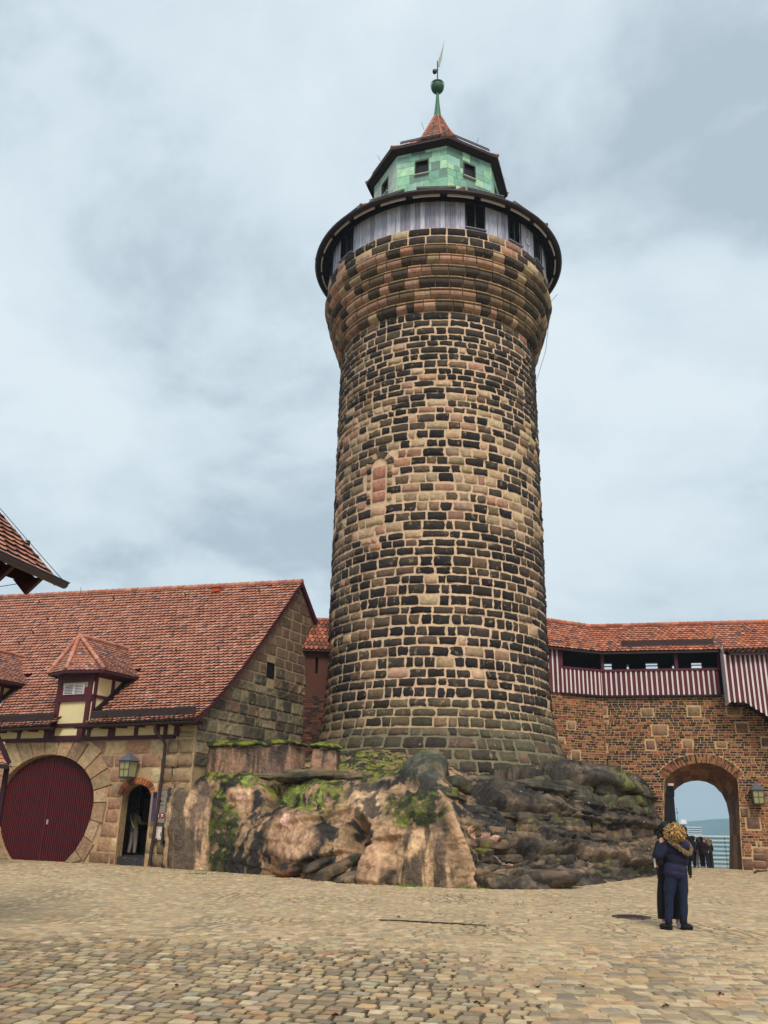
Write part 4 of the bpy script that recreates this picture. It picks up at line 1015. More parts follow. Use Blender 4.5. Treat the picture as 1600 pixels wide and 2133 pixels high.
    for e_ in (EL, EM, ER): ridge_caps(hb, e_+K_*.05, AP+K_*.07, .085, .34, rr=rr)
    RB2 = AP.copy()
    k = 0
    while k < 40 and onroof(RB2+K_*.02): RB2 = RB2+HG*.1; k += 1
    ridge_caps(hb, AP+K_*.05, RB2+K_*.05, .085, .34, rr=rr); hb.build('hip_tile', M_tile, ro, smooth=True)
    sb = MB(); c = lin((54, 22, 32))
    L_, M_, R_ = f(dsL, zt-.1, 0), f(sc, zt-.12, .06), f(dsR, zt-.1, 0)
    for A, B, C_, D_ in ((EL, EM, M_, L_), (EM, ER, R_, M_), (ER, ERb, f(dsR, zt-.1, -3.2), R_), (EL, ELb, f(dsL, zt-.1, -3.2), L_)):
        sb.face([A-K_*.03, B-K_*.03, C_, D_], c); sb.face([A-K_*.10, B-K_*.10, B, A], PUR2)
    sb.build('dormer_soffit', M_wood, dob)
    if off == 0:
        mx_ = MB()
    return
dormer(0, 'right'); dormer(-6.3, 'left')
def in_dormer(u, v):
    s = (u-1)*rl; d = v*(depth+.62)-.62
    for off in (0, -6.3):
        if dsL+off-.02 < s < dsR+off+.02 and d < 1.9: return True
    return False
uDR = roof_u(157, 1507); uDL = roof_u(112, 1506)
def hmask(u, v):
    s = (u-1)*rl; d = v*(depth+.62)-.62
    for off in (0, -6.3):
        if v < .12 and (uDL-.0) < u-off/rl < (uDR-.0): return False
        if dsL+off < s < dsR+off and d < 2.3: return False
    return True
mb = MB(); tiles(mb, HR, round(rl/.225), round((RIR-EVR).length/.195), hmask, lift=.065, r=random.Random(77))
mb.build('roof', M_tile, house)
mb = MB()      # roof underlay, verge board and rear slope
nn_ = 24
G = [[HR(i/40, j/nn_)-K_*.06 for i in range(41)] for j in range(nn_+1)]
i0 = 0
for j in range(nn_):
    for i in range(40):
        if hmask((i+.5)/40, (j+.5)/nn_) and hmask((i+.1)/40, (j+.5)/nn_) and hmask((i+.9)/40, (j+.5)/nn_): mb.face([G[j][i], G[j][i+1], G[j+1][i+1], G[j+1][i]], lin((34, 24, 22)))
back = [RIR+HG*7.0-K_*7.0, RIL+HG*7.0-K_*7.0]
mb.face([RIR-K_*.03, RIL-K_*.03, back[1], back[0]], lin((150, 84, 62)))
mb.build('roof_deck', M_wood, house)
mb = MB()
for j in range(nn_):
    a = HR(1, j/nn_)+HU*.02; b = HR(1, (j+1)/nn_)+HU*.02; mb.face([a+K_*.03, b+K_*.03, b-K_*.13, a-K_*.13], PUR); mb.face([a-K_*.13, b-K_*.13, b-K_*.13-HU*.2, a-K_*.13-HU*.2], PUR2)
a = RIR+HU*.05; b = a+HG*1.9-K_*1.95; mb.prism([a+K_*.02, b+K_*.02, b-K_*.26, a-K_*.26], -HU*.12, PUR)
mb.build('verge_board', M_wood, house)
mb = MB(); ridge_caps(mb, RIR+K_*.03, RIL+K_*.03, .12, .42, rr=r); mb.build('ridge_tile', M_tile, house, smooth=True)
def eave_set(ua, ub, gx=True):      # rafters, soffit, gutter and snow board for one stretch of eave
    A = HR(ua, 0); B = HR(ub, 0); mb = MB()
    mb.face([A-K_*.05, B-K_*.05, B+HG*.6-K_*.02+K_*.0, A+HG*.6-K_*.02], lin((46, 20, 28)))
    mb.beam(A-K_*.09, B-K_*.09, .05, .10, col=PUR2)
    L = (B-A).length; k = 0
    while k*.86 < L-.2:
        p = A+(B-A).normalized()*(k*.86+.35); mb.beam(p-K_*.10+HG*.08, p+HG*.62-K_*.06, .12, .14, col=PUR2); k += 1
    mb.build('eave_soffit', M_wood, house)
    mb = MB(); d = (B-A).normalized(); P = []
    for t in range(7):
        a = math.pi*t/6; P.append([p+HN*(.07-.07*math.cos(a))*1.0-K_*(.07*math.sin(a)+.045) for p in (A+HN*.0, B+HN*.0)])
    mb.grid(P, lin((44, 30, 30))); mb.build('gutter', M_met, house)
def snow_board(ua, ub, v=.055):
    A = HR(ua, v); B = HR(ub, v); t = (B-A).normalized(); mb = MB(); mb.box((A+B)/2+K_*.16, ((B-A).length/2, .02, .14), (t, HN, K_), lin((48, 34, 32)))
    mb.box((A+B)/2+K_*.305, ((B-A).length/2, .03, .012), (t, HN, K_), lin((80, 64, 60)))
    n = max(2, int((B-A).length/1.3))
    for k in range(n):
        p = A+(B-A)*((k+.5)/n); mb.beam(p+K_*.02+HN*.04, p+K_*.26+HN*.04, .03, .03, col=lin((34, 26, 26))); mb.beam(p+HN*.22-K_*.10, p+HN*.03+K_*.14, .025, .025, col=lin((34, 26, 26)))
    mb.build('snow_board', M_wood, house)
eave_set(uDR, 1.0); eave_set(uDR-6.3/rl, uDL); 
u_ = lambda x: roof_u(x, 1500)
snow_board(u_(172), u_(392)); snow_board(u_(-40), u_(96))
# downpipe
mb = MB(); sdp = H2(352, 1520)[0]
pts = [HF(sdp-.13, 4.86, .66), HF(sdp-.13, 4.62, .62), HF(sdp+.02, 4.28, .22), HF(sdp+.04, 4.1, .16), HF(sdp+.0, 2.0, .15), HF(sdp-.1, .6, .15), HF(sdp-.12, .05, .15)]
mb.tube(pts, .06, 10, lin((52, 34, 34))); 
for z in (3.6, 2.2, .9): mb.tube([HF(sdp+.02, z, .155), HF(sdp+.02, z+.05, .155)], .075, 10, lin((40, 28, 28)))
mb.build('downpipe', M_met, house, smooth=True)
mb = MB()
for x, y in ((83, 1258), (238, 1251), (387, 1243), (541, 1236), (101, 1295), (41, 1344), (369, 1361), (456, 1357), (70, 1322)):
    best = None
    for k in range(200):      # hook on the roof surface nearest to the sight line
        v = k/199; p0 = HR(1, v); q = onp(x, y, p0, HN); d = abs(q.z-HR(min(1, 1+(q-p0).dot(HU)/rl*1.0), v).z)
        if best is None or d < best[0]: best = (d, q)
    p = best[1]+K_*.05; mb.beam(p, p+HN*.12+K_*.13, .03, .06, col=lin((44, 34, 34))); mb.beam(p, p-HN*.2+K_*.0, .02, .02, col=lin((44, 34, 34)))
mb.build('roof_hook', M_met, house)
mb = MB(); p = at(169, 1223, 42.5); mb.tube([p-K_*.9, p], .012, 5, lin((50, 50, 54))); mb.build('lightning_rod', M_met, house)
mb = MB(); p = RIR+(RIL-RIR)*.19+HN*.28-K_*.26; mb.box(p, (.22, .2, .10), (HU, HN, K_), lin((180, 84, 58))); mb.box(p+K_*.11, (.26, .25, .02), (HU, HN, K_), lin((150, 70, 50))); mb.build('vent_tile', M_tile, house)
# gable wall
GF = lambda s, z, d=0.0: HP+HG*s+HU*d+K_*z        # s runs back from the corner
gtop = [(s_, None) for s_ in ()]
prof = [((HR(1, j/20)-HP).dot(HG), HR(1, j/20).z-.10) for j in range(2, 21)]
gp = [(0, -.4), (9.5, -.4), (9.5, prof[-1][1]-2.9), (prof[-1][0], prof[-1][1])]+prof[::-1][1:]+[(0, prof[0][1]-.1)]
hole = [(onp(558, 1410, HP, HU), onp(571, 1383, HP, HU))]
wc = onp(563.5, 1397, HP, HU); ws, wz = (wc-HP).dot(HG), wc.z; hw, hh = .30, .34
mb = MB(); mb.poly(gp, GF, [[(ws-hw, wz-hh), (ws+hw, wz-hh), (ws+hw, wz+hh), (ws-hw, wz+hh)]], lin((150, 128, 98)), 0)
mb.box(GF(ws, wz, -.25), (hw, hh, .2), (HG, K_, HU), lin((12, 10, 10)))
mb.build('gable_wall', M_mort, house)
mb = MB(); r = random.Random(9)
def gtopz(s): return interp(s, [(0, prof[0][1]-.05)]+prof+[(9.5, prof[-1][1]-2.9)])
for z0, z1 in courses(3.4, 12.3, lambda z, r: r.uniform(.36, .54) if z < 7.4 else r.uniform(.40, .52), r):
    s = r.uniform(-.3, 0)
    while s < 9.4:
        w = r.uniform(.45, 1.0) if z0 < 7.4 else r.uniform(.6, 1.15)
        a, b = max(s, .02), min(s+w, 9.4); s += w
        if b-a < .08: continue
        if ws-hw-.02 < (a+b)/2 < ws+hw+.02 and wz-hh < (z0+z1)/2 < wz+hh: continue
        if a < ws+hw and b > ws-hw and z0 < wz+hh and z1 > wz-hh: a, b = (a, min(b, ws-hw)) if a < ws-hw else (max(a, ws+hw), b)
        if b-a < .08: continue
        ta, tb_ = gtopz(a), gtopz(b)
        if max(ta, tb_) < z0+.05: continue
        rough_ = z0 < 5.6+.42*a-.0 and z0 < 7.5+.25*math.sin(a*2)
        c = jit(r.choice([lin((116, 106, 84)), lin((94, 86, 70)), lin((134, 120, 94)), lin((74, 67, 55)), lin((114, 92, 74))]) if rough_ else r.choice([lin((114, 92, 74)), lin((104, 84, 68)), lin((122, 100, 80)), lin((108, 84, 70))]), .08, r)
        g = .04 if rough_ else .014
        if min(ta, tb_) < z1:
            pl = clip_poly([(a+g/2, z0+g/2), (b-g/2, z0+g/2), (b-g/2, z1-g/2), (a+g/2, z1-g/2)], [(a, z0-1), (b, z0-1), (b, tb_-.03), (a, ta-.03)])
            if len(pl) > 2: slab(mb, GF, pl, .03, c, .01)
        elif rough_: boss(mb, GF, a, b, z0, z1, g, .06, c, 4, .5, r)
        else: boss(mb, GF, a, b, z0, z1, g, .02, c, 3, .2, r)
mb.build('gable_stones', M_stone, house, smooth=False)

# wall lamps
def wall_lamp(P, ux, no, h, label):
    t = thing('wall_lantern', label, 'lantern', tuple(P), 'wall lanterns'); ax = (ux, no, K_); c = lin((58, 60, 66)); P = Vector(P); w = h*.25
    mb = MB(); b = P+no*.05
    top = P+no*(.10+w)+K_*h*.5; 
    ctr = P+no*(.10+w)
    mb2 = MB()
    apex = ctr+K_*(h*.5); e = ctr+K_*(h*.17)
    cs = [e+ux*(w*1.3*a)+no*(w*1.3*b_) for a, b_ in ((-1, -1), (1, -1), (1, 1), (-1, 1))]
    for k in range(4): mb2.face([cs[k], cs[(k+1) % 4], apex], lin((84, 86, 96)))
    mb2.face(cs, c); mb2.build('cap', M_met, t)
    mb = MB()
    for a, b_ in ((-1, -1), (1, -1), (1, 1), (-1, 1)): mb.beam(ctr+ux*(w*a)+no*(w*b_)+K_*h*.17, ctr+ux*(w*.86*a)+no*(w*.86*b_)-K_*h*.42, .025, .025, up=(1, 0, 0), col=c)
    for z, k in ((.16, 1), (-.43, .88)):
        for a in (-1, 1): mb.beam(ctr+ux*(w*k*a)-no*w*k+K_*h*z, ctr+ux*(w*k*a)+no*w*k+K_*h*z, .03, .03, col=c); mb.beam(ctr-ux*w*k+no*(w*k*a)+K_*h*z, ctr+ux*w*k+no*(w*k*a)+K_*h*z, .03, .03, col=c)
    mb.beam(ctr+no*w*.93-K_*h*.42, ctr+no*w+K_*h*.16, .014, .014, up=(1, 0, 0), col=c); mb.beam(ctr-ux*w*.95+no*w*.95-K_*h*.14, ctr+ux*w*.95+no*w*.95-K_*h*.14, .014, .014, col=c)
    mb.box(ctr-K_*h*.45, (w*.85, w*.85, .03), ax, c); mb.box(P+no*.02-K_*h*.1, (.05, .03, h*.2), ax, c); mb.beam(P+K_*h*.0, ctr-no*w+K_*h*.0, .03, .03, col=c)
    mb.build('frame', M_met, t)
    mb = MB(); cs1 = [ctr+ux*(w*.93*a)+no*(w*.93*b_)+K_*h*.15 for a, b_ in ((-1, -1), (1, -1), (1, 1), (-1, 1))]; cs0 = [ctr+ux*(w*.8*a)+no*(w*.8*b_)-K_*h*.42 for a, b_ in ((-1, -1), (1, -1), (1, 1), (-1, 1))]
    for k in range(4): mb.face([cs0[k], cs0[(k+1) % 4], cs1[(k+1) % 4], cs1[k]], lin((150, 144, 98)))
    mb.build('glass', M_paper, t)
    return t
s_, z_ = H2(283, 1596); wall_lamp(HF(s_, z_, .06), HU, HN, .95, 'lantern with pyramid cap and yellowish panes above the small arched doorway')
# notices by the door
def frm(s, z, d): return HF(s, z, d)
sgn = thing('notice_board', 'tall clear notice board with two small red pictogram squares beside the small doorway', 'sign', tuple(HF(*H2(334, 1712), .1)))
a = H2(317, 1648, .1); b = H2(349, 1714, .1); mb = MB(); mb.box(HF((a[0]+b[0])/2, (a[1]+b[1])/2, .11), ((b[0]-a[0])/2, .012, (a[1]-b[1])/2), (HU, HN, K_), lin((128, 122, 112))); mb.build('panel', M_paper, sgn)
mb = MB(); c0 = H2(322, 1680, .1); mb.box(HF(c0[0], (a[1]+b[1])/2, .127), (.09, .004, (a[1]-b[1])/2-.03), (HU, HN, K_), lin((72, 52, 78))); mb.box(HF(c0[0], a[1]-.14, .132), (.08, .003, .09), (HU, HN, K_), lin((30, 24, 44))); mb.build('purple_stripe', M_paper, sgn)
mb = MB()
for y in (1658, 1669, 1677): p = H2(338, y, .1); mb.box(HF(p[0], p[1], .126), (.10, .003, .012), (HU, HN, K_), lin((70, 66, 66)))
mb.build('text_line', M_paper, sgn)
for k, x in enumerate((331.5, 339)):
    p = H2(x, 1699, .1); mb = MB(); mb.box(HF(p[0], p[1], .128), (.070, .004, .085), (HU, HN, K_), lin((150, 22, 44))); o = mb.build('red_square', M_paper, sgn)
    mb = MB()
    if k == 0: mb.box(HF(p[0]+.005, p[1]-.01, .134), (.012, .002, .045), (HU, HN, K_), lin((235, 225, 228))); mb.box(HF(p[0]+.005, p[1]+.052, .134), (.013, .002, .012), (HU, HN, K_), lin((235, 225, 228)))
    else:
        mb.box(HF(p[0], p[1]+.03, .134), (.04, .002, .018), (HU, HN, K_), lin((235, 225, 228))); mb.box(HF(p[0], p[1]-.02, .134), (.032, .002, .010), (HU, HN, K_), lin((235, 225, 228)))
    mb.build('pictogram', M_paper, o)
a = H2(327.5, 1722, .1); b = H2(340.5, 1750, .1)
pst = thing('poster', 'small white bordered sheet with a black mark, low beside the small doorway', 'poster', tuple(HF(b[0], b[1], .1)))
mb = MB(); mb.box(HF((a[0]+b[0])/2, (a[1]+b[1])/2, .11), ((b[0]-a[0])/2, .008, (a[1]-b[1])/2), (HU, HN, K_), lin((214, 200, 186))); mb.build('sheet', M_paper, pst)
mb = MB(); cs_, cz_ = (a[0]+b[0])/2, (a[1]+b[1])/2; w_, h_ = (b[0]-a[0])/2*.76, (a[1]-b[1])/2*.84
for q in (-1, 1): mb.box(HF(cs_+q*w_, cz_, .121), (.006, .002, h_), (HU, HN, K_), lin((70, 60, 56))); mb.box(HF(cs_, cz_+q*h_, .121), (w_-.007, .002, .006), (HU, HN, K_), lin((70, 60, 56)))
mb.box(HF(cs_+.04, cz_-.03, .121), (.014, .002, .07), (HU, HN, K_), lin((24, 22, 24))); mb.build('print', M_paper, pst)
mb = MB(); p = H2(343.5, 1739, .1); mb.box(HF(p[0], p[1], .15), (.05, .08, .32), (HU, HN, K_), lin((26, 24, 24))); mb.box(HF(p[0], p[1]+.33, .15), (.06, .09, .015), (HU, HN, K_), lin((50, 46, 46)))
tag(mb.build('meter_box', M_met), 'narrow black metal box beside the white sheet next to the doorway', 'box')

# ------------------------------------------------------------------ curtain wall with gate, roofed wall walk
BK = Vector((10.96, 43.0, 0)); AD = Vector((.9455, .3256, 0)); AN = Vector((.3256, -.9455, 0)); AL = 4.5; AO = BK-AD*AL
BD = Vector((.9744, -.2250, 0)); BN = Vector((-.2250, -.9744, 0))
FA = planar(AO, AD, AN); FB = planar(BK, BD, BN); BL = 14.0; WT = 2.1
def B2(x, y, d=0.0):
    p = onp(x, y, BK+BN*d, BN); return ((p-BK).dot(BD), p.z)
def A2(x, y, d=0.0):
    p = onp(x, y, AO+AN*d, AN); return ((p-AO).dot(AD), p.z)
ZF = 7.80
cw = thing('curtain_wall', 'tall brick castle wall with sandstone patches and an arched gateway, right of the tower', 'wall', tuple(BK))
go = [B2(*p) for p in ((1384, 1822), (1383, 1720), (1383, 1640), (1386, 1624), (1400, 1609), (1418, 1598), (1438, 1592), (1460, 1589), (1482, 1591), (1503, 1598), (1522, 1611), (1536, 1625), (1539, 1660), (1542, 1740), (1546, 1812))]
gi = [B2(*p, -2.0) for p in ((1404, 1806), (1403, 1720), (1404, 1660), (1405, 1647), (1412, 1640), (1426, 1631), (1440, 1627), (1455, 1626), (1472, 1629), (1488, 1637), (1503, 1652), (1513, 1672), (1519, 1700), (1520, 1740), (1517, 1802))]
for L in (go, gi): L[0] = (L[0][0], -.25); L[-1] = (L[-1][0], -.25)
MB_ = lin((184, 154, 112))
mb = MB(); mb.poly([(0, -.6), (BL, -.6), (BL, ZF), (0, ZF)], FB, [go], MB_); mb.poly([(-.3, -.6), (AL, -.6), (AL, ZF), (-.3, ZF)], FA, (), MB_)
mb.poly([(-2, -1), (BL, -1), (BL, ZF), (-2, ZF)], lambda s, z, d: FB(s, z, -2.0), [gi], lin((120, 84, 60)))
mb.build('mortar_bed', M_mort, cw)
mb = MB()
def subd(L, n=3):
    o = []
    for a, b in zip(L, L[1:]):
        for k in range(n): o.append((a[0]+(b[0]-a[0])*k/n, a[1]+(b[1]-a[1])*k/n))
    return o+[L[-1]]
g1, g2 = subd(go), subd(gi); rows = []
for t in [k/6 for k in range(7)]:
    rows.append([FB(a[0]*(1-t)+b[0]*t, a[1]*(1-t)+b[1]*t, .02-2.02*t)+BD*(.03*noise.noise(Vector((i*.6, t*5, 0)))) for i, (a, b) in enumerate(zip(g1, g2))])
rr_ = random.Random(4); gcs = {}
mb.grid(rows, lambda j, i: gcs.setdefault((j//2, i//3), jit(rr_.choice([lin((134, 92, 66)), lin((120, 82, 58)), lin((146, 104, 74)), lin((104, 74, 56))]), .1, rr_)))
mb.build('gate_reveal', M_stone, cw)
SB = []      # sandstone patches: rectangles in wall coordinates
for x0, y0, x1, y1 in ((1241, 1469, 1264, 1491), (1337, 1475, 1360, 1494), (1433, 1472, 1458, 1492), (1235, 1499, 1266, 1510), (1244, 1517, 1258, 1528), (1359, 1510, 1390, 1533), (1534, 1506, 1557, 1528),
                       (1244, 1550, 1264, 1565), (1346, 1542, 1364, 1562), (1423, 1541, 1442, 1560), (1492, 1545, 1513, 1558), (1587, 1536, 1612, 1556), (1515, 1473, 1542, 1490), (1254, 1584, 1265, 1597),
                       (1543, 1683, 1558, 1703), (1556, 1702, 1582, 1727), (1548, 1788, 1568, 1813), (1569, 1766, 1593, 1778), (1569, 1779, 1598, 1793), (1569, 1794, 1598, 1810), (1578, 1752, 1584, 1764), (1594, 1768, 1618, 1808)):
    a = B2(x0, y1); b = B2(x1, y0); SB.append(('B', a[0], a[1], b[0], b[1]))
for x0, y0, x1, y1 in ((1182, 1503, 1198, 1519), (1191, 1564, 1208, 1583), (1152, 1537, 1176, 1549)):
    a = A2(x0, y1); b = A2(x1, y0); SB.append(('A', a[0], a[1], b[0], b[1]))
BRK = [lin(c) for c in ((142, 82, 58), (128, 72, 52), (110, 64, 50), (150, 94, 66), (152, 104, 70))]; BDK = [lin(c) for c in ((58, 42, 36), (72, 50, 42), (46, 36, 34), (88, 60, 46))]
arc_c = ((go[4][0]+go[10][0])/2, 0)
def ringp(i, e):     # outward offset of the arch outline
    a = AR[max(0, i-1)]; b = AR[min(len(AR)-1, i+1)]; dx, dz = b[0]-a[0], b[1]-a[1]; l = math.hypot(dx, dz); return (AR[i][0]-dz/l*e, AR[i][1]+dx/l*e)
AR = []
seg = go[3:12]
for a, b in zip(seg, seg[1:]):
    for k in range(8): AR.append((a[0]+(b[0]-a[0])*k/8, a[1]+(b[1]-a[1])*k/8))
AR.append(seg[-1])
for _ in range(14): AR = [AR[0]]+[((AR[i-1][0]+AR[i][0]*2+AR[i+1][0])/4, (AR[i-1][1]+AR[i][1]*2+AR[i+1][1])/4) for i in range(1, len(AR)-1)]+[AR[-1]]
ringpoly = [ringp(i, .46) for i in range(len(AR))]
gohole = [(go[0][0], -1), go[1], go[2], (AR[0][0], AR[0][1]-.02)]+ringpoly+[(AR[-1][0], AR[-1][1]-.02), go[12], go[13], (go[-1][0], -1)]
def bricks(mb, F_, L, z0, z1, which, r, hole=None):
    z = z0; row = 0
    pat = [p for p in SB if p[0] == which]
    while z < z1-.05:
        h = .112; s = -.13*(row % 2)-r.uniform(0, .05)
        while s < L:
            w = r.choice([.30, .29, .16, .27, .32]); a, b = max(s, 0), min(s+w, L); s += w
            if b-a < .05: continue
            zc = z+h/2; K = 8; ok = []
            for q in range(K+1):
                x = a+(b-a)*q/K
                ok.append(not (any(p[1]-.02 < x < p[3]+.02 and p[2]-.03 < zc < p[4]+.03 for p in pat) or (hole and inside((x, zc), hole))))
            if not all(ok):
                q0 = next((q for q in range(K+1) if ok[q]), None)
                if q0 is None: continue
                q1 = q0
                while q1 < K and ok[q1+1]: q1 += 1
                a, b = a+(b-a)*q0/K, a+(b-a)*q1/K
                if b-a < .04: continue
            m = ((a+b)/2, zc)
            n = noise.noise(Vector((a*.5, z*.9, 3 if which == 'B' else 8)))
            dk = .58+.5*n-(.28 if which == 'A' else 0)
            if which == 'B' and m[0] > 4.6 and z < 3.0: dk -= .35
            c = jit(r.choice(BDK) if r.random() < dk else r.choice(BRK), .15, r)
            g = .016; zz = z+.014*noise.noise(Vector((a*.8, row*3.1, 1))); d = .012+r.uniform(0, .012)
            Q = [(a+g, zz+g), (b-g, zz+g), (b-g, zz+h-g), (a+g, zz+h-g)]
            T = [F_(p[0], p[1], d) for p in Q]; mb.face(T, c)
            B_ = [F_(p[0], p[1], 0) for p in Q]
            for k in range(4): mb.face([B_[k], B_[(k+1) % 4], T[(k+1) % 4], T[k]], c)
        z += h; row += 1
r = random.Random(12)
mb = MB(); bricks(mb, FB, BL, -.1, ZF, 'B', r, gohole); bricks(mb, FA, AL, 2.0, ZF, 'A', r); mb.build('brickwork', M_brick, cw)
mb = MB()
for w, s0, z0, s1, z1 in SB: boss(mb, FB if w == 'B' else FA, s0, s1, z0, z1, .03, .035, jit(r.choice([lin((132, 96, 76)), lin((150, 116, 88)), lin((116, 88, 74)), lin((140, 112, 84))]), .08, r), 4, .5, r)
mb.build('stone_patches', M_stone, cw, smooth=True)
for i in range(0, 1): pass
mb = MB(); tot = len(AR)-1; nb = 52
for k in range(nb):
    i0 = k*tot/nb; i1 = (k+.80)*tot/nb
    def rp(t, e):
        i = max(0, min(int(t), tot-1)); f_ = t-i; a = ringp(i, e); b = ringp(i+1, e); return (a[0]+(b[0]-a[0])*f_, a[1]+(b[1]-a[1])*f_)
    sp = .28 if k % 2 else .14
    for e0, e1 in ((.01, sp-.01), (sp+.01, .43)):
        slab(mb, FB, [rp(i0, e0), rp(i1, e0), rp(i1, e1), rp(i0, e1)], .03, jit(r.choice(BRK+BDK+[lin((150, 106, 66))]), .12, r), .004)
mb.build('brick_arch', M_brick, cw)
mb = MB(); c = B2(1258, 1590); 
vx = B2(1260, 1589); mb.box(FB(vx[0], vx[1], .012), (.16, .012, .20), (BD, BN, K_), lin((30, 28, 28))); mb.build('vent', M_wood, cw)
# open door leaf and its small white plate
dl = thing('gate_door', 'black wooden gate leaf standing open at the left side of the arched gateway', 'door', tuple(FB(go[0][0]+.1, 0, -.3)))
a = B2(1384, 1600); hz = B2(1400, 1609)[1]
mb = MB(); A_ = FB(go[1][0]+.06, 0, -.12); B_ = FB(go[1][0]+.62, 0, -1.05); dd_ = (B_-A_).normalized(); L = (B_-A_).length; nn = Vector((dd_.y, -dd_.x, 0))
for k in range(5):
    s0 = L*k/5; t = (k+.5)/5; top = interp(t, [(0, 3.42), (.5, 3.95), (1, 3.9)])
    mb.box(A_+dd_*(s0+L/10)+K_*(top/2), (L/10-.008, .04, top/2), (dd_, nn, K_), lin((26, 22, 24)))
for z in (.6, 2.0, 3.2): mb.box(A_+dd_*L/2+nn*.05+K_*z, (L/2, .015, .08), (dd_, nn, K_), lin((18, 16, 18)))
mb.build('boards', M_wood, dl)
p = B2(1397, 1634, -.5); mb = MB(); mb.box(FB(p[0], p[1], -.5), (.13, .012, .055), (BD, BN, K_), lin((225, 222, 216))); mb.build('plate', M_paper, dl)
# wall walk: parapet with white battens, posts, rear wall with openings, tiled roof
ww = thing('wall_walk', 'covered timber wall walk with purple boards and white battens on top of the brick wall', 'gallery', (BK.x, BK.y, ZF))
def boards(mb, F_, s0, s1, zb, zt, d, bw=.24, bat=.075, side=None):
    n = max(1, round((s1-s0)/bw)); w = (s1-s0)/n
    for k in range(n):
        a = s0+w*k; za = zb(a) if callable(zb) else zb; zc = zt(a) if callable(zt) else zt; zb2 = zb(a+w) if callable(zb) else zb
        X = (F_(1, 0)-F_(0, 0)); Nn = (F_(0, 0, 1)-F_(0, 0))
        c = jit(lin((92, 34, 46)), .10)
        mb.prism([F_(a+.004, za, d), F_(a+w-.004, zb2, d), F_(a+w-.004, zc, d), F_(a+.004, zc, d)], Nn*-.03, c)
        mb.prism([F_(a-bat/2, za-.03, d+.03), F_(a+bat/2, za-.03+(zb2-za)*bat/w, d+.03), F_(a+bat/2, zc+.0, d+.03), F_(a-bat/2, zc+.0, d+.03)], Nn*-.027, lin((216, 204, 200)))
sg0, sg1 = 0, B2(1497, 1400, .12)[0]
zA = lambda y: A2(1200, y)[1]
ztop = B2(1380, 1398)[1]; zbt = ZF-.02
ZE2 = B2(1380, 1358)[1]
mb = MB(); s168 = A2(1168, 1400)[0]
boards(mb, FA, .2, s168, zbt, ZE2+.2, .12); boards(mb, FA, s168, AL+.02, zbt, ztop, .12); boards(mb, FB, -.02, sg1, zbt, ztop, .12)
mb.build('parapet', M_wood, ww)
mb = MB()
for F_, a, b in ((FA, s168, AL), (FB, 0, sg1)): mb.beam(F_(a, ztop+.04, .12), F_(b, ztop+.04, .12), .12, .11, col=lin((84, 28, 40))); mb.beam(F_(a, zbt-.05, .10), F_(b, zbt-.05, .10), .14, .08, col=lin((40, 20, 26)))
mb.build('rail', M_wood, ww)
for F_, s in ((FA, s168), (FB, .08), (FB, B2(1407, 1375)[0]), (FB, B2(1497, 1375)[0])):
    mb = MB(); mb.box(F_(s, (ztop+ZE2+.2)/2, .06), (.08, .08, (ZE2+.2-ztop)/2), None, lin((76, 26, 38))); mb.build('post', M_wood, ww)
# rear wall with small windows
BB = lambda s, z, d=0: FB(s, z, -WT+d); AB = lambda s, z, d=0: FA(s, z, -WT+d)
def BB2(x, y): p = onp(x, y, BK-BN*WT, BN); return ((p-BK).dot(BD), p.z)
holes = []
for x0, x1, y0, y1 in ((1253, 1274, 1381, 1398), (1306, 1310, 1384, 1396), (1346, 1370, 1380, 1397), (1401, 1405, 1384, 1396), (1441, 1462, 1379, 1395)):
    a = BB2(x0, y1); b = BB2(x1, y0); holes.append([(a[0], a[1]-.25), (b[0], a[1]-.25), (b[0], b[1]), (a[0], b[1])])
a = [(p[0]) for h in holes for p in h]
mb = MB(); cD = lin((40, 30, 28)); mb.poly([(-3.2, ZF), (BL, ZF), (BL, 10.6), (-3.2, 10.6)], BB, holes, cD)
for h in holes:
    for k in range(4):
        p, q = h[k], h[(k+1) % 4]; mb.face([BB(*p, 0), BB(*q, 0), BB(*q, -.35), BB(*p, -.35)], lin((120, 66, 46)))
mb.poly([(0, ZF), (AL+.6, ZF), (AL+.6, 10.6), (0, 10.6)], lambda s, z, d: AB(s, z, 0), (), cD)
mb.beam(BB(-.5, BB2(1300, 1390)[1]+.03, .12), BB(BL, BB2(1300, 1390)[1]+.03, .12), .05, .05, col=lin((20, 16, 16)))
mb.build('rear_wall', M_wood, ww)
mb = MB(); mb.poly([(-3, 0), (BL, 0), (BL, WT), (-3, WT)], lambda s, z, d: FB(s, ZF+.02, -z), (), lin((70, 54, 44))); mb.poly([(0, 0), (AL+.4, 0), (AL+.4, WT), (0, WT)], lambda s, z, d: FA(s, ZF+.03, -z), (), lin((70, 54, 44))); mb.build('floor', M_wood, ww)
# roof
zr = onp(1380, 1302, BK-BN*1.2, BN).z
kb = (Vector((BN.x+AN.x, BN.y+AN.y, 0))).normalized(); kf = 1/kb.dot(BN)
def kn(d): return BK+kb*(kf*d)
ev = .42
K0, K1 = kn(ev)+K_*(ZE2-.02), kn(-1.2)+K_*zr
zrA = onp(1135, 1289, AO-AN*1.2, AN).z; zeA = onp(1137, 1345, AO+AN*ev, AN).z
A0, A1 = FA(-.2, zeA, ev), FA(-.2, zrA, -1.2)
sgx = B2(1497, 1360, ev)[0]; E_ = FB(BL, ZE2-.02, ev); R_ = FB(BL, zr, -1.2)
G0 = FB(sgx, ZE2-.02, ev); G1 = FB(sgx, zr, -1.2)
rt = random.Random(31)
mb = MB()
def bil(A, B, C_, D_): return lambda u, v: (A*(1-u)+B*u)*(1-v)+(D_*(1-u)+C_*u)*v
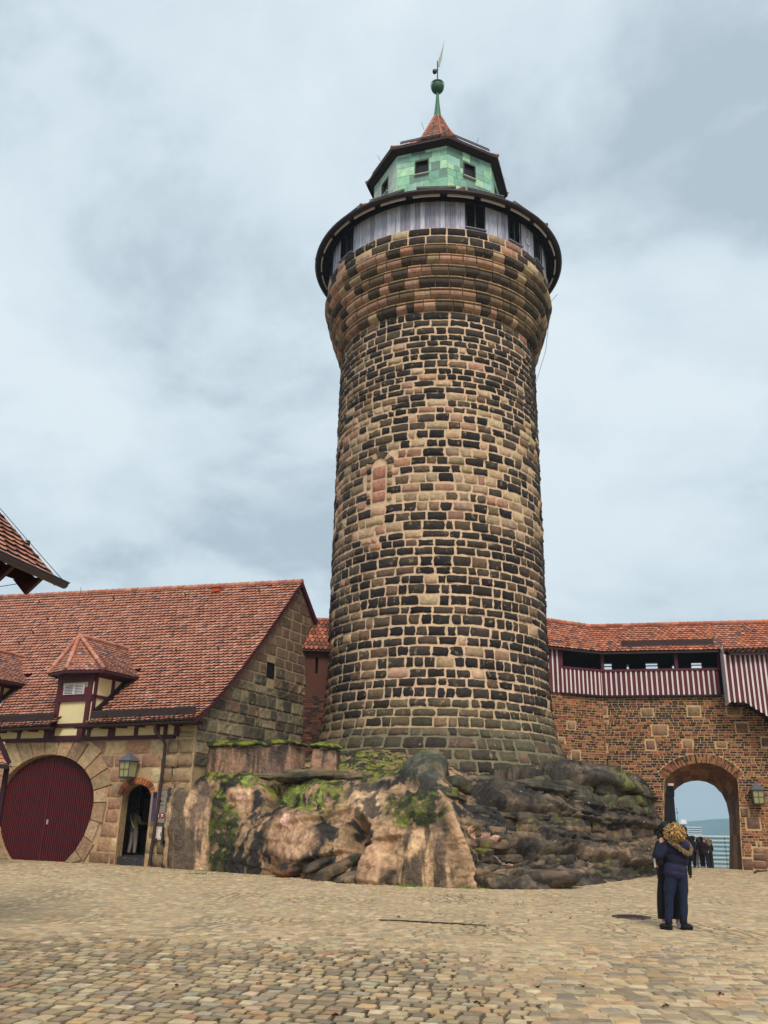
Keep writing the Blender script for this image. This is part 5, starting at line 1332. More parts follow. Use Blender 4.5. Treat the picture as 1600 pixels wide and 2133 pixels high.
wt2 = (6, 5, 3, 5, 7, 3, 2)
TL2 = [lin(c) for c in ((180, 112, 86), (168, 102, 80), (190, 124, 100), (156, 92, 72), (182, 108, 74), (134, 88, 76), (98, 80, 78))]
for S, L in ((bil(A0, K0, K1, A1), (K0-A0).length), (bil(K0, G0, G1, K1), (G0-K0).length)): tiles(mb, S, round(L/.23), round((K1-K0).length/.185), None, pal=TL2, wts=wt2, lift=.045, r=rt)
# right part: roof swept down over the projecting gallery
gdep = 1.25; zge = onp(1560, 1359, BK+BN*(gdep+.3), BN).z
H0 = FB(B2(1519, 1361, gdep+.3)[0], zge, gdep+.3); H1 = FB(BL, zge, gdep+.3)
Gm = G0+(G1-G0)*.0
tiles(mb, bil(G0+(G1-G0)*.0, FB(BL, ZE2+.12, ev), R_, G1), round((E_-G0).length/.23), round((K1-K0).length/.185), None, pal=TL2, wts=wt2, lift=.045, r=rt)
tiles(mb, bil(H0, H1, FB(BL, ZE2+.12, ev), G0+K_*.04), round((H1-H0).length/.23), 6, None, pal=TL2, wts=wt2, lift=.045, r=rt)
mb.build('roof_tiles', M_tile, ww)
mb = MB(); cD = lin((44, 26, 28))
for A, B, C_, D_ in ((A0, K0, K1, A1), (K0, G0, G1, K1), (G0, E_, R_, G1), (H0, H1, E_, G0)): mb.face([p-K_*.09 for p in (A, B, C_, D_)], cD)
for A, B in ((A0, K0), (K0, G0), (H0, H1)): mb.beam(A-K_*.07, B-K_*.07, .03, .10, col=cD)
for A, B, C_, D_ in ((A1, K1, FA(AL, zeA, -WT-.5), FA(-.2, zeA, -WT-.5)), (K1, R_, FB(BL, ZE2, -WT-.5), FB(0, ZE2, -WT-.5))): mb.face([A, B, C_, D_], lin((150, 84, 60)))
mb.build('roof_deck', M_wood, ww)
mb = MB()
for A, B in ((A1, K1), (K1, R_)): ridge_caps(mb, A+K_*.03, B+K_*.03, .11, .4, TL2, rr=rt)
mb.build('ridge_tile', M_tile, ww, smooth=True)
a = B2(1298, 1346, ev)[0]; b = B2(1489, 1344, ev)[0]; S = bil(K0, G0, G1, K1); v = .17; p0 = FB(a, 0, 0); p1 = FB(b, 0, 0)
def onS(s, v): u = (s-(K0-BK).dot(BD))/((G0-K0).dot(BD)); return S(u, v)
mb = MB(); A = onS(a, v)+K_*.14; B = onS(b, v)+K_*.14; t = (B-A).normalized(); mb.box((A+B)/2, ((B-A).length/2, .025, .15), (t, BN, K_), lin((56, 36, 36)))
for k in range(5): p = A+(B-A)*((k+.5)/5); mb.beam(p+BN*.04-K_*.14, p+BN*.04+K_*.1, .03, .03, col=lin((34, 26, 26))); mb.beam(p-K_*.02, p+BN*.2-K_*.28, .025, .025, col=lin((34, 26, 26)))
mb.build('snow_board', M_wood, ww)
# projecting boarded gallery on the right
pg = [B2(*q, gdep) for q in ((1520, 1462), (1553, 1459), (1600, 1488))]
sA = pg[0][0]; zlo = pg[0][1]; sB = pg[1][0]; slope = (pg[2][1]-pg[1][1])/(pg[2][0]-pg[1][0])
mb = MB()
zb_ = lambda s: zlo if s < sB else zlo+(s-sB)*slope
boards(mb, FB, sA, sB, zlo, zge-.02, gdep, .205, .075); boards(mb, FB, sB, BL-.2, zb_, zge-.02, gdep, .205, .075)
FS = lambda s, z, d=0: FB(sA-d, z, s)        # side face, s runs outwards
boards(mb, FS, .1, gdep, zlo-.02, lambda s: ZE2+.0, 0, .17, .065)
mb.build('hoarding', M_wood, ww)
mb = MB(); mb.poly([(sA, 0), (sB, 0), (sB, gdep), (sA, gdep)], lambda s, z, d: FB(s, zlo+.05, z), (), lin((40, 24, 26)))
mb.face([FB(sB, zlo+.05, 0), FB(BL-.2, zb_(BL-.2)+.05, 0), FB(BL-.2, zb_(BL-.2)+.05, gdep), FB(sB, zlo+.05, gdep)], lin((40, 24, 26)))
for s in (sA+.4, sB-.1, sB+1.0, sB+2.0): mb.beam(FB(s, zb_(s)-.02, 0), FB(s, zb_(s)-.02, gdep-.05), .14, .16, col=lin((34, 20, 24)))
mb.build('hoarding_floor', M_wood, ww)
s_, z_ = B2(1575, 1654); wall_lamp(FB(s_, z_, .03), BD, BN, .98, 'lantern with pyramid cap and dull panes on the brick wall right of the gateway')
# link between house and tower
lk = thing('link_wall', 'narrow dark red wall with a slit window and small diamond-tiled roof between house and tower', 'wall', (-3.4, 39.2, 4))
LF = planar(Vector((-3.75, 39.05, 0)), Vector((1, .05, 0)).normalized(), Vector((.05, -1, 0)).normalized())
zl = at(655, 1355, 39.0).z
mb = MB(); slit = at(660, 1382, 39.1); ls = slit.x+3.75
mb.poly([(0, 4), (2.6, 4), (2.6, zl+.2), (0, zl+.2)], LF, [[(ls-.06, slit.z-.45), (ls+.06, slit.z-.45), (ls+.06, slit.z+.28), (ls-.06, slit.z+.28)]], lin((84, 50, 40)))
mb.box(LF(ls, slit.z, -.3), (.2, .05, .6), None, lin((10, 8, 8))); mb.build('wall', M_plast, lk)
mb = MB(); z = 4.2; k = 0
zsp = at(655, 1452, 39).z
while z < zsp:
    s = -.1*(k % 2)
    while s < 2.5: slab(mb, LF, [(s+.01, z+.01), (s+.25, z+.01), (s+.25, z+.09), (s+.01, z+.09)], .02, jit(rt.choice(BDK+[BRK[2]]), .15, rt), .003); s += .27
    z += .105; k += 1
mb.build('brick_base', M_brick, lk)
mb = MB(); zt = at(665, 1289, 40.0).z; A = LF(-.15, zl, .3); B = LF(2.4, zl, .3); C_ = LF(2.4, zt, -.7); D_ = LF(.0, zt, -.7)
tiles(mb, bil(A, B, C_, D_), 12, 9, None, pal=[lin((160, 90, 64)), lin((138, 78, 60)), lin((172, 104, 78)), lin((104, 68, 60)), lin((84, 62, 56))], wts=(5, 4, 3, 3, 2), lift=.045, r=rt, pt=.5)
mb.face([A-K_*.06, B-K_*.06, C_-K_*.06, D_-K_*.06], lin((60, 36, 32))); mb.build('roof_tiles', M_tile, lk)
mb = MB(); mb.beam(A+Vector((-.06, 0, .02)), D_+Vector((-.06, 0, .04)), .14, .10, col=lin((150, 130, 104))); mb.build('verge', M_mort, lk)

# ------------------------------------------------------------------ near building at the left edge
nb_ = thing('side_house', 'eave corner of a red tiled roof with dark gutter reaching in at the left edge', 'house', (-14, 24, 0))
YC = 13.0; E1 = at(118, 1209, YC); d_ = Vector((.236, .972, 0)); w_ = Vector((-.972, .236, 0)); LN = 9.0; E0 = E1-d_*LN
V1 = E1+w_*3.4+K_*3.2; V0 = V1-d_*LN; nb_.location = (E1.x-2, 8, 0)
mb = MB(); S = bil(E0, E1, V1, V0); tiles(mb, S, round(LN/.24), round(4.67/.17), None, lift=.04, r=rt, wts=(5, 5, 5, 4, 4, 1, .3)); mb.build('roof_tiles', M_tile, nb_)
mb = MB(); mb.face([p-K_*.035 for p in (E0, E1, V1, V0)], lin((40, 26, 24))); mb.face([V1, V0, V0+w_*3.4-K_*3.2, V1+w_*3.4-K_*3.2], lin((160, 92, 70))); mb.beam(E1-K_*.04+d_*.01, V1-K_*.04+d_*.01, .03, .1, col=lin((70, 40, 38))); mb.build('roof_deck', M_wood, nb_)
mb = MB(); P = []; gd = -w_
for t in range(9):
    a = math.pi*t/8; P.append([p+gd*(.075-.075*math.cos(a))-K_*(.085*math.sin(a)+.015) for p in (E0-gd*.02, E1+d_*.14-gd*.02)])
mb.grid(P, lin((62, 46, 46)))
mb.face([r_[1] for r_ in P], lin((44, 32, 34))); mb.beam(E0-gd*.02-K_*.01, E1+d_*.14-gd*.02-K_*.01, .012, .015, col=lin((40, 30, 32))); mb.beam(E0+gd*.135-K_*.01, E1+d_*.15+gd*.135-K_*.01, .018, .018, col=lin((40, 30, 32)))
mb.build('gutter', M_met, nb_)
for k in range(10):
    q = E1-d_*(.30+k*.68); mb = MB(); mb.prism([q-K_*.05+w_*.0, q-K_*.06+w_*.5, q-K_*.30+w_*.26], -d_*.07, lin((70, 34, 40))); mb.prism([q-K_*.04+w_*.15, q+w_*.65+K_*.33, q+w_*.65-K_*.0, q-K_*.14+w_*.2], -d_*.07, lin((54, 28, 34))); mb.build('rafter_tail', M_wood, nb_)
mb = MB(); q = E1-d_*1.0+w_*.72
mb.box(Vector((q.x, q.y, E1.z/2+.28))-d_*4+w_*.15, (4.0, .15, E1.z/2+.28), (d_, w_, K_), lin((160, 138, 108))); mb.box(Vector((q.x, q.y, E1.z/2))-d_*.15+w_*2.4, (.15, 2.1, E1.z/2), (d_, w_, K_), lin((150, 122, 96)))
mb.build('wall', M_mort, nb_)
mb = MB(); SF = planar(Vector((q.x, q.y, 0))-d_*8, d_, -w_); rs_ = random.Random(90)
for z0, z1 in courses(.02, E1.z+.5, (.34, .52), rs_):
    s = 0
    while s < 7.98:
        w = rs_.uniform(.5, 1.1); b_ = min(s+w, 8.0)
        boss(mb, SF, s, b_, z0, z1, .03, .03, jit(rs_.choice(FZ+MD[:1]), .14, rs_), 4, .5, rs_); s = b_
mb.build('ashlar_facing', M_stone, nb_, smooth=True)
mb = MB()
mb.tube([E1+d_*.12+K_*.06, E1+w_*.65+K_*.69+d_*.03, V1+d_*.03+K_*.08], .006, 5, lin((30, 28, 30))); p = E1+w_*.65+K_*.65+d_*.03; mb.box(p, (.03, .03, .04), None, lin((26, 24, 26)))
mb.build('lightning_wire', M_met, nb_)
mb = MB(); mb.tube([at(-8, 1223, 12.65), at(68, 1211, 12.8)], .006, 5, lin((40, 38, 40))); mb.build('stay_wire', M_met, nb_)
ca = thing('canopy', 'tip of a small red tiled canopy at the left edge beside the round gate', 'canopy', tuple(at(0, 1600, 31)))
mb = MB(); P0 = at(19, 1591, 31); u0 = Vector((-.9, -.25, 0)).normalized(); 
tiles(mb, bil(P0+u0*3, P0, P0+u0*.7+HG*.6+K_*.75, P0+u0*3+HG*.6+K_*.75), 14, 5, None, lift=.05, r=rt); mb.build('canopy_roof', M_tile, ca)
mb = MB(); mb.beam(P0+u0*3-K_*.12, P0-K_*.09, .12, .14, col=lin((36, 18, 24))); mb.beam(P0+u0*.0+K_*.02, P0+u0*.75+K_*.95+HG*.3, .12, .12, col=lin((40, 16, 24))); mb.beam(P0+u0*.45-K_*.2, P0+u0*.5-K_*1.0+HG*.2, .10, .12, col=lin((36, 18, 24)))
mb.face([P0-K_*.08, P0+u0*3-K_*.08, P0+u0*3+HG*.8-K_*.08, P0+HG*.8-K_*.08], lin((30, 18, 22)))
mb.beam(P0+u0*.5-K_*.1+HG*.6, Vector((P0.x+u0.x*.5+HG.x*.6, P0.y+u0.y*.5+HG.y*.6, 0)), .14, .14, up=(1, 0, 0), col=lin((44, 20, 28))); mb.build('brace', M_wood, ca)

# ------------------------------------------------------------------ people
M_flesh = mat('flesh', base=lin((196, 142, 116)), nscale=10, namp=.08, bump=.05, rough=.55)
def fuse(o, v=.013):
    m = o.modifiers.new('fuse', 'REMESH'); m.mode = 'VOXEL'; m.voxel_size = v; m.use_smooth_shade = True
    s = o.modifiers.new('soft', 'SMOOTH'); s.factor = .5; s.iterations = 2
def head(mb, c, face, r=.105, up=K_):
    """skull, jaw, nose, ears; face is the direction looked in"""
    f = Vector(face).normalized(); sd_ = f.cross(up).normalized(); u = sd_.cross(f); c = Vector(c)
    def sh(d):
        return 1.0
    pts = []
    i0 = len(mb.v); mb.ball((0, 0, 0), (1, 1, 1), 20, 14, (.5, .5, .5))
    for k in range(i0, len(mb.v)):
        d = Vector(mb.v[k]); x, y, z = d.x*r*.76, d.y*r*.95, d.z*r*1.18
        if d.z < -.2: x *= 1-.28*(-d.z-.2); y *= 1-.10*(-d.z-.2)
        if d.y > .5 and -.1 < d.z < .35: y -= .006
        mb.v[k] = tuple(c+sd_*x+f*y+u*z)
    mb.tube([c+f*r*.88+u*r*.18, c+f*r*1.08-u*r*.10, c+f*r*1.14-u*r*.22, c+f*r*.95-u*r*.26], [.010, .013, .016, .012], 8)
    mb.tube([c+f*r*.86-u*r*.50-sd_*.02, c+f*r*.97-u*r*.52, c+f*r*.86-u*r*.50+sd_*.02], [.008, .012, .008], 6)
    for s in (-1, 1): mb.ball(c+sd_*(s*r*.80)-f*.005, (.014, .014, .03), 8, 6)
    return f, sd_, u
def hand(mb, w, d, n, curl=.8, L=.17, side=1):
    """palm, four unequal bent fingers and a thumb leaving the side of the palm; w wrist, d along the hand, n palm normal"""
    w = Vector(w); d = Vector(d).normalized(); n = Vector(n); n = (n-d*n.dot(d)).normalized(); s = d.cross(n)*side
    mb.tube([w-d*.02, w+d*.03, w+d*.085], [(.026, .02), (.038, .017), (.040, .014)], 10, up=s)
    for k, (o, l) in enumerate(((-.030, .066), (-.010, .076), (.010, .071), (.029, .056))):
        p = w+d*.08+s*o; a = curl*(.8+.1*k); p1 = p+(d*math.cos(a*.5)+n*math.sin(a*.5))*l*.45; p2 = p1+(d*math.cos(a*1.2)+n*math.sin(a*1.2))*l*.32; p3 = p2+(d*math.cos(a*1.8)+n*math.sin(a*1.8))*l*.25
        mb.tube([p-d*.012, p1, p2, p3], [.0095, .009, .0085, .007], 7)
    q = w+d*.03-s*.034; t1 = q+(d*.6-s*.7+n*.3).normalized()*.035; t2 = t1+(d*.8-s*.15+n*.6).normalized()*.028; mb.tube([q, t1, t2], [.012, .011, .008], 7)
def hairball(c, rx, ry, rz, col, n, seed, L=.09, shell=None, down=.6, curly=True):
    mb = MB(); rr = random.Random(seed); c = Vector(c)
    mb.ball(c, (rx, ry, rz), 22, 14, col, f=lambda d: 1+.16*fbm(d, 2.2, seed, 3))
    for k in range(n):
        d = Vector((rr.gauss(0, 1), rr.gauss(0, 1), rr.gauss(0, 1))).normalized()
        if shell and not shell(d): continue
        p = c+Vector((d.x*rx, d.y*ry, d.z*rz))*.93; t = (Vector((rr.uniform(-1, 1), rr.uniform(-1, 1), rr.uniform(-1, 1)))*.7-K_*down); t = (t-d*t.dot(d)).normalized(); s = d.cross(t)
        pts = []
        for q in range(5):
            a = q*1.5+k; w_ = .014 if curly else .002
            pts.append(p+t*(L*q/4)+d*(.008+w_*math.cos(a))+s*(w_*math.sin(a))-K_*(.004*q))
        mb.tube(pts, [.010, .011, .010, .008, .004], 5, jit(rr.choice([col, tuple(v*.5 for v in col), tuple(min(1, v*1.7) for v in col), tuple(min(1, v*(2.4 if curly else 1.2)) for v in col)]), .25, rr), caps=False)
    return mb
# --- the woman in front
wo = thing('person', 'person with curly blond hair, navy puffer jacket, furry hood and blue jeans', 'person', tuple(at(1408, 1938, 16.4)))
Yw = 16.38
def J(x, y, Y=Yw): return at(x, y, Y)
hc = J(1397, 1738, 16.36); fdir = Vector((-.93, .30, -.22))
mb = MB(); head(mb, hc, fdir, .108)
mb.tube([hc-K_*.04+Vector((.04, 0, 0)), J(1409, 1752), J(1410, 1775), J(1408, 1800), J(1407, 1822)], [(.052, .052), (.075, .07), (.15, .11), (.13, .10), (.15, .12)], 14, up=(1, 0, 0))
for a, b, c, d in (((1401, 1826), (1394, 1872), (1393, 1912), (1392, 1930)), ((1416, 1826), (1424, 1870), (1424, 1912), (1424, 1930))):
    mb.tube([J(*a), J(*b), J(*c), J(*d)], [.085, .055, .04, .035], 12)
Ls, Le, Lw = J(1396, 1759, 16.40), J(1371, 1785, 16.34), J(1377, 1757, 16.46)
mb.tube([Ls, Le, Lw], [.05, .042, .028], 10); hand(mb, Lw, (J(1377, 1742, 16.5)-Lw), Vector((.6, .6, 0)), 1.3)
Rs, Re, Rw = J(1428, 1760, 16.42), J(1434, 1786, 16.62), J(1410, 1794, 16.86)
mb.tube([Rs, Re, Rw], [.05, .042, .028], 10); hand(mb, Rw, Vector((-1, .1, .1)), Vector((0, -1, 0)), .7)
b = mb.build('body', M_flesh, wo); fuse(b, .012)
f, sd_, u = Vector(fdir).normalized(), None, None
sd_ = f.cross(K_).normalized(); u = sd_.cross(f)
for s in (-1, 1):
    mb = MB(); mb.ball(hc+f*.094+sd_*(s*.032)+u*.014, (.013, .013, .009), 8, 6, lin((40, 34, 34))); mb.build('eye', M_skin, b)
mb = MB(); mb.ball(hc+f*.098-u*.055, (.016, .016, .007), 8, 6, lin((160, 80, 78))); mb.build('mouth', M_skin, b)
hb = hairball(hc+Vector((.066, -.02, .04)), .13, .125, .115, lin((146, 116, 70)), 620, 3, .15, lambda d: not (d.dot(f) > .25 and d.z < .55), .5)
hb.build('hair', M_hair, wo, smooth=True)
NV = lin((20, 22, 44)); NV2 = lin((36, 34, 62))
mb = MB()
mb.tube([J(1407, 1825), J(1407, 1815), J(1408, 1800), J(1410, 1782), J(1411, 1766), J(1411, 1754), J(1410, 1748)], [(.192, .15), (.205, .16), (.192, .155), (.205, .16), (.212, .155), (.165, .12), (.09, .085)], 28, lambda j, i: NV2 if j < 12 else NV, up=(1, 0, 0), sub=6, ridge=(6, .07))
mb.v = [tuple(Vector(v)+Vector((1, 1, .6))*.016*fbm(v, 9, 4, 3)) for v in mb.v]; jk = mb.build('jacket', M_cloth, wo, smooth=True)
for a in ([Ls, (Ls+Le)/2, Le, (Le+Lw)/2, Lw-(Lw-Le).normalized()*.01], [Rs, (Rs+Re)/2, Re, (Re+Rw)/2, Rw]):
    mb = MB(); mb.tube(a, [.098, .088, .082, .068, .052], 16, NV, sub=5, ridge=(4, .10)); mb.ball(a[0], (.10, .09, .09), 14, 8, NV); mb.build('sleeve', M_cloth, jk, smooth=True)
mb = MB(); path = [J(1394, 1750, 16.27), J(1403, 1756, 16.20), J(1414, 1764, 16.16), J(1425, 1773, 16.17), J(1435, 1777, 16.22), J(1440, 1770, 16.27), J(1437, 1760, 16.32), J(1428, 1752, 16.36), J(1420, 1748, 16.42)]
mb.tube(path, [.020, .024, .028, .032, .034, .032, .026, .02, .014], 10, lin((120, 94, 62)), sub=4)
rr = random.Random(8)
for k in range(3200):
    i = rr.randrange(len(path)-1); t = rr.random(); p = path[i].lerp(path[i+1], t); d = Vector((rr.gauss(0, 1), rr.gauss(0, 1), rr.gauss(0, 1))).normalized(); q = p+d*.022; w = d.cross(K_)*.004
    L_ = rr.uniform(.015, .05); mb.face([q-w, q+w, q+d*L_-K_*.012], jit(rr.choice([lin((190, 164, 120)), lin((150, 122, 84)), lin((214, 192, 150)), lin((104, 80, 54))]), .2, rr))
hd = mb.build('hood_trim', M_hair, jk)
mb = MB(); pc = sum(path, Vector())/len(path)+Vector((0, .05, 0)); mb.ball(pc, (.15, .06, .09), 16, 10, lin((34, 36, 72)), f=lambda d: 1+.1*fbm(d, 2, 3)); mb.build('hood', M_cloth, jk, smooth=True)
mb = MB(); JE = lin((23, 31, 54))
for a, b_, c, d, e in (((1400, 1824), (1396, 1848), (1394, 1872), (1394, 1896), (1393, 1922)), ((1418, 1824), (1421, 1848), (1423, 1872), (1424, 1896), (1424, 1922))):
    mb.tube([J(*a), J(*b_), J(*c), J(*d), J(*e)], [(.118, .125), (.105, .105), (.075, .08), (.072, .075), (.058, .06)], 18, JE, sub=4)
mb.ball(J(1408, 1824), (.195, .145, .11), 20, 10, JE); mb.v = [tuple(Vector(v)+Vector((1, 1, 0))*.014*noise.noise(Vector((v[0]*6, v[1]*6, v[2]*14)))) for v in mb.v]; mb.build('jeans', M_cloth, wo, smooth=True)
for (x0, x1, tx) in ((1393, 1920, -.06), (1424, 1920, .075)):
    mb = MB(); t = J(x0, x1); g = Vector((t.x, t.y, 0)); BKc = lin((20, 18, 20))
    mb.tube([t+K_*.03, t-K_*.03, g+K_*.09], [.062, .064, .06], 14, BKc); mb.ball(g+Vector((tx, .06 if tx < 0 else .02, .045)), (.085, .11, .05), 16, 10, BKc); mb.ball(g+Vector((0, -.01, .05)), (.058, .07, .055), 14, 8, BKc); mb.box(g+Vector((tx*.6, .03, .012)), (.07, .12, .012), None, lin((12, 12, 12)))
    mb.build('boot', M_cloth, wo, smooth=True)
# --- the partner behind
pa = thing('person', 'person in black coat, wide black trousers and white trainers, hugging the blond person', 'person', tuple(at(1398, 1928, 16.85)))
Yp = 16.78
hp_ = at(1391, 1730, 16.72)
mb = MB(); head(mb, hp_, Vector((.35, -.9, -.1)), .105)
mb.tube([hp_-K_*.05, at(1393, 1752, Yp), at(1394, 1775, Yp), at(1394, 1800, Yp), at(1394, 1822, Yp)], [(.05, .05), (.07, .07), (.15, .11), (.13, .10), (.15, .12)], 14, up=(1, 0, 0))
for a, b_, c in (((1384, 1826), (1381, 1872), (1384, 1922)), ((1404, 1826), (1410, 1872), (1413, 1922))): mb.tube([at(*a, Yp), at(*b_, Yp), at(*c, Yp)], [.085, .055, .038], 12)
ps, pe, pw = at(1376, 1758, 16.75), at(1367, 1784, 16.60), at(1377, 1797, 16.28)
mb.tube([ps, pe, pw], [.05, .04, .027], 10); hand(mb, at(1366, 1790, 16.46), Vector((-.1, -.3, -1)), Vector((1, 0, 0)), .6, side=-1)
qs, qe, qw = at(1409, 1758, 16.8), at(1424, 1772, 16.72), at(1430, 1782, 16.45)
mb.tube([qs, qe, qw], [.05, .04, .027], 10); hand(mb, qw, Vector((-.3, -.6, .1)), Vector((-1, 0, 0)), .7)
b = mb.build('body', M_flesh, pa); fuse(b, .012)
hairball(hp_+Vector((-.01, .04, .02)), .115, .125, .135, lin((16, 13, 13)), 140, 6, .12, lambda d: not (d.y < -.35 and d.z < .4), 1.0, False).build('hair', M_hair, pa, smooth=True)
KC = lin((15, 14, 16))
mb = MB(); mb.tube([at(1393, 1832, Yp), at(1393, 1815, Yp), at(1393, 1795, Yp), at(1393, 1770, Yp), at(1393, 1755, Yp), at(1392, 1748, Yp)], [(.20, .15), (.195, .145), (.175, .13), (.20, .145), (.17, .12), (.08, .08)], 24, KC, up=(1, 0, 0), sub=5)
ct = mb.build('coat', M_cloth, pa, smooth=True)
for a in ([ps, (ps+pe)/2, pe, (pe+pw)/2, pw], [qs, (qs+qe)/2, qe, (qe+qw)/2, qw]): mb = MB(); mb.tube(a, [.085, .078, .072, .062, .05], 14, KC, sub=4); mb.build('sleeve', M_cloth, ct, smooth=True)
mb = MB()
for a, b_, c in (((1385, 1826), (1380, 1868), (1382, 1914)), ((1403, 1826), (1408, 1868), (1412, 1914))): mb.tube([at(*a, Yp), at(*b_, Yp), at(*c, Yp)], [(.115, .12), (.095, .10), (.095, .10)], 16, lin((24, 24, 27)), sub=4)
mb.build('trousers', M_cloth, pa, smooth=True)
for x, y, t in ((1388, 1921, -.02), (1414, 1921, .03)):
    q = at(x, y, Yp); mb = MB(); mb.ball(Vector((q.x+t, q.y-.07, .05)), (.05, .13, .045), 16, 10, lin((214, 216, 224))); mb.ball(Vector((q.x, q.y+.02, .075)), (.048, .06, .05), 12, 8, lin((204, 206, 216))); mb.box(Vector((q.x+t*.7, q.y-.05, .014)), (.052, .14, .013), None, lin((230, 230, 232)))
    mb.build('trainer', M_cloth, pa, smooth=True)
pr = at(1369.5, 1792, 16.42); mb = MB(); mb.box(pr, (.045, .03, .055), (Vector((.9, 0, -.4)).normalized(), Vector((0, 1, 0)), Vector((.4, 0, .9)).normalized()), lin((140, 24, 38))); mb.box(pr+Vector((-.055, -.02, -.04)), (.012, .02, .075), None, lin((210, 196, 190)))
tag(mb.build('pouch', M_cloth), 'small dark red pouch with pale strap held at the left of the hugging couple', 'pouch')

def walker(loc, yaw, h, label, hair, top, legs, shoe, hairlong=False, arm=(0.1, .1), top_long=.0, stride=.06, sleeve=None, group=None, bag=None):
    """standing figure: local x right, y forward; yaw turns it"""
    t = thing('person', label, 'person', tuple(loc), group); R = Matrix.Rotation(yaw, 3, 'Z'); k = h/1.7; L0 = Vector(loc)
    def P(x, y, z): return L0+R @ Vector((x*k, y*k, z*k))
    mb = MB(); f = R @ Vector((0, 1, -.1)); head(mb, P(0, .02, 1.58), f, .103*k)
    ux = R @ Vector((1, 0, 0))
    mb.tube([P(0, 0, 1.52), P(0, 0, 1.42), P(0, .0, 1.30), P(0, 0, 1.10), P(0, 0, .93)], [(.05*k, .05*k), (.10*k, .07*k), (.155*k, .10*k), (.13*k, .09*k), (.15*k, .11*k)], 14, up=ux)
    for s in (-1, 1):
        mb.tube([P(s*.085, 0, .92), P(s*.09, stride*s*.5+.02, .49), P(s*.09, stride*s-.01, .08)], [.085*k, .055*k, .036*k], 10)
        a = arm[0 if s < 0 else 1]; S = P(s*.18, 0, 1.38); E = P(s*.24, -.02+a*.3, 1.12); W = P(s*.22, .04+a*.9, .92+a*.55)
        mb.tube([S, E, W], [.045*k, .038*k, .026*k], 8); hand(mb, W, (W-E), R @ Vector((-s, 0, 0)), .5, side=s)
    b = mb.build('body', M_flesh, t); fuse(b, .016)
    hh = hairball(P(0, -.02, 1.62), .105*k, .115*k, .115*k, hair, 60, int(loc[0]*7), .10, lambda d: not ((R.transposed() @ d).y > .3 and d.z < .4), .8, False)
    if hairlong: hh.tube([P(0, -.07, 1.62), P(0, -.10, 1.48), P(0, -.12, 1.32)], [(.10*k, .06*k), (.12*k, .05*k), (.10*k, .03*k)], 12, hair, up=ux)
    hh.build('hair', M_hair, t, smooth=True)
    mb = MB(); mb.tube([P(0, 0, .88-top_long), P(0, 0, .98), P(0, 0, 1.12), P(0, 0, 1.30), P(0, 0, 1.42), P(0, 0, 1.48)], [(.20*k, .15*k), (.185*k, .14*k), (.165*k, .125*k), (.195*k, .13*k), (.15*k, .10*k), (.07*k, .07*k)], 20, top, up=ux, sub=4)
    for s in (-1, 1):
        a = arm[0 if s < 0 else 1]; S = P(s*.17, 0, 1.38); E = P(s*.245, -.02+a*.3, 1.12); W = P(s*.225, .03+a*.85, .94+a*.55)
        mb.tube([S, (S+E)/2, E, W], [.075*k, .066*k, .058*k, .045*k], 12, sleeve or top, sub=3)
    j = mb.build('jacket', M_cloth, t, smooth=True)
    if bag:
        mb = MB(); mb.tube([P(-.16, -.12, 1.42), P(-.06, -.145, 1.25), P(.06, -.145, 1.08), P(.17, -.12, .96)], .016*k, 6, bag); mb.build('strap', M_cloth, j)
    mb = MB()
    for s in (-1, 1): mb.tube([P(s*.08, 0, .95), P(s*.09, stride*s*.5+.02, .49), P(s*.09, stride*s-.01, .09)], [(.115*k, .12*k), (.078*k, .08*k), (.062*k, .065*k)], 14, legs, sub=3)
    mb.build('trousers', M_cloth, t, smooth=True)
    for s in (-1, 1):
        mb = MB(); i0 = 0; mb.ball((0, 0, 0), (.045*k, .13*k, .045*k), 12, 8, shoe); c = P(s*.09, stride*s+.05, .045); mb.v = [tuple(c+R @ Vector(v)) for v in mb.v]; mb.build('shoe', M_cloth, t, smooth=True)
    return t
def foot(x, y, Y):
    p = at(x, y, Y); p.z = gz(p.x, p.y)+.012; return p
walker(foot(1433, 1831, 33.6), math.radians(-20), 1.74, 'person in black coat with long dark hair standing alone before the gateway', lin((22, 17, 15)), lin((20, 20, 24)), lin((14, 14, 16)), lin((10, 10, 10)), True, top_long=.18)
walker(foot(1448, 1806, 50.5), math.radians(25), 1.60, 'person in navy jacket with dark hair, leftmost of the group beyond the gateway', lin((44, 34, 28)), lin((34, 44, 76)), lin((28, 30, 44)), lin((96, 60, 50)), group=None)
walker(foot(1458, 1804, 53.5), math.radians(-35), 1.56, 'person with pale grey sleeves and red scarf in the group beyond the gateway', lin((30, 20, 18)), lin((120, 40, 44)), lin((104, 92, 84)), lin((26, 24, 24)), sleeve=lin((206, 204, 206)))
walker(foot(1465, 1806, 51.0), math.radians(10), 1.58, 'person in dark brown coat and light shoes in the group beyond the gateway', lin((40, 26, 20)), lin((44, 34, 36)), lin((28, 24, 26)), lin((200, 196, 190)), top_long=.12)
walker(foot(1471, 1801, 55.2), math.radians(160), 1.60, 'person with reddish hair half hidden in the group beyond the gateway', lin((110, 50, 28)), lin((30, 28, 34)), lin((30, 30, 40)), lin((30, 26, 26)))
walker(foot(1480, 1801, 56.2), math.radians(0), 1.62, 'person with brown and blond hair looking over the black panel by the fence', lin((128, 96, 48)), lin((26, 26, 32)), lin((24, 24, 28)), lin((20, 20, 20)), True)
dsp = at(274, 1776, 34.9); dsp.z = .31
walker(dsp, math.atan2(HG.y, HG.x)-math.pi/2-.25, 1.70, 'person in olive jacket with pale shoulder strap inside the small arched doorway', lin((52, 40, 32)), lin((96, 92, 62)), lin((132, 118, 112)), lin((30, 26, 24)), arm=(.1, .35), bag=lin((214, 204, 184)))

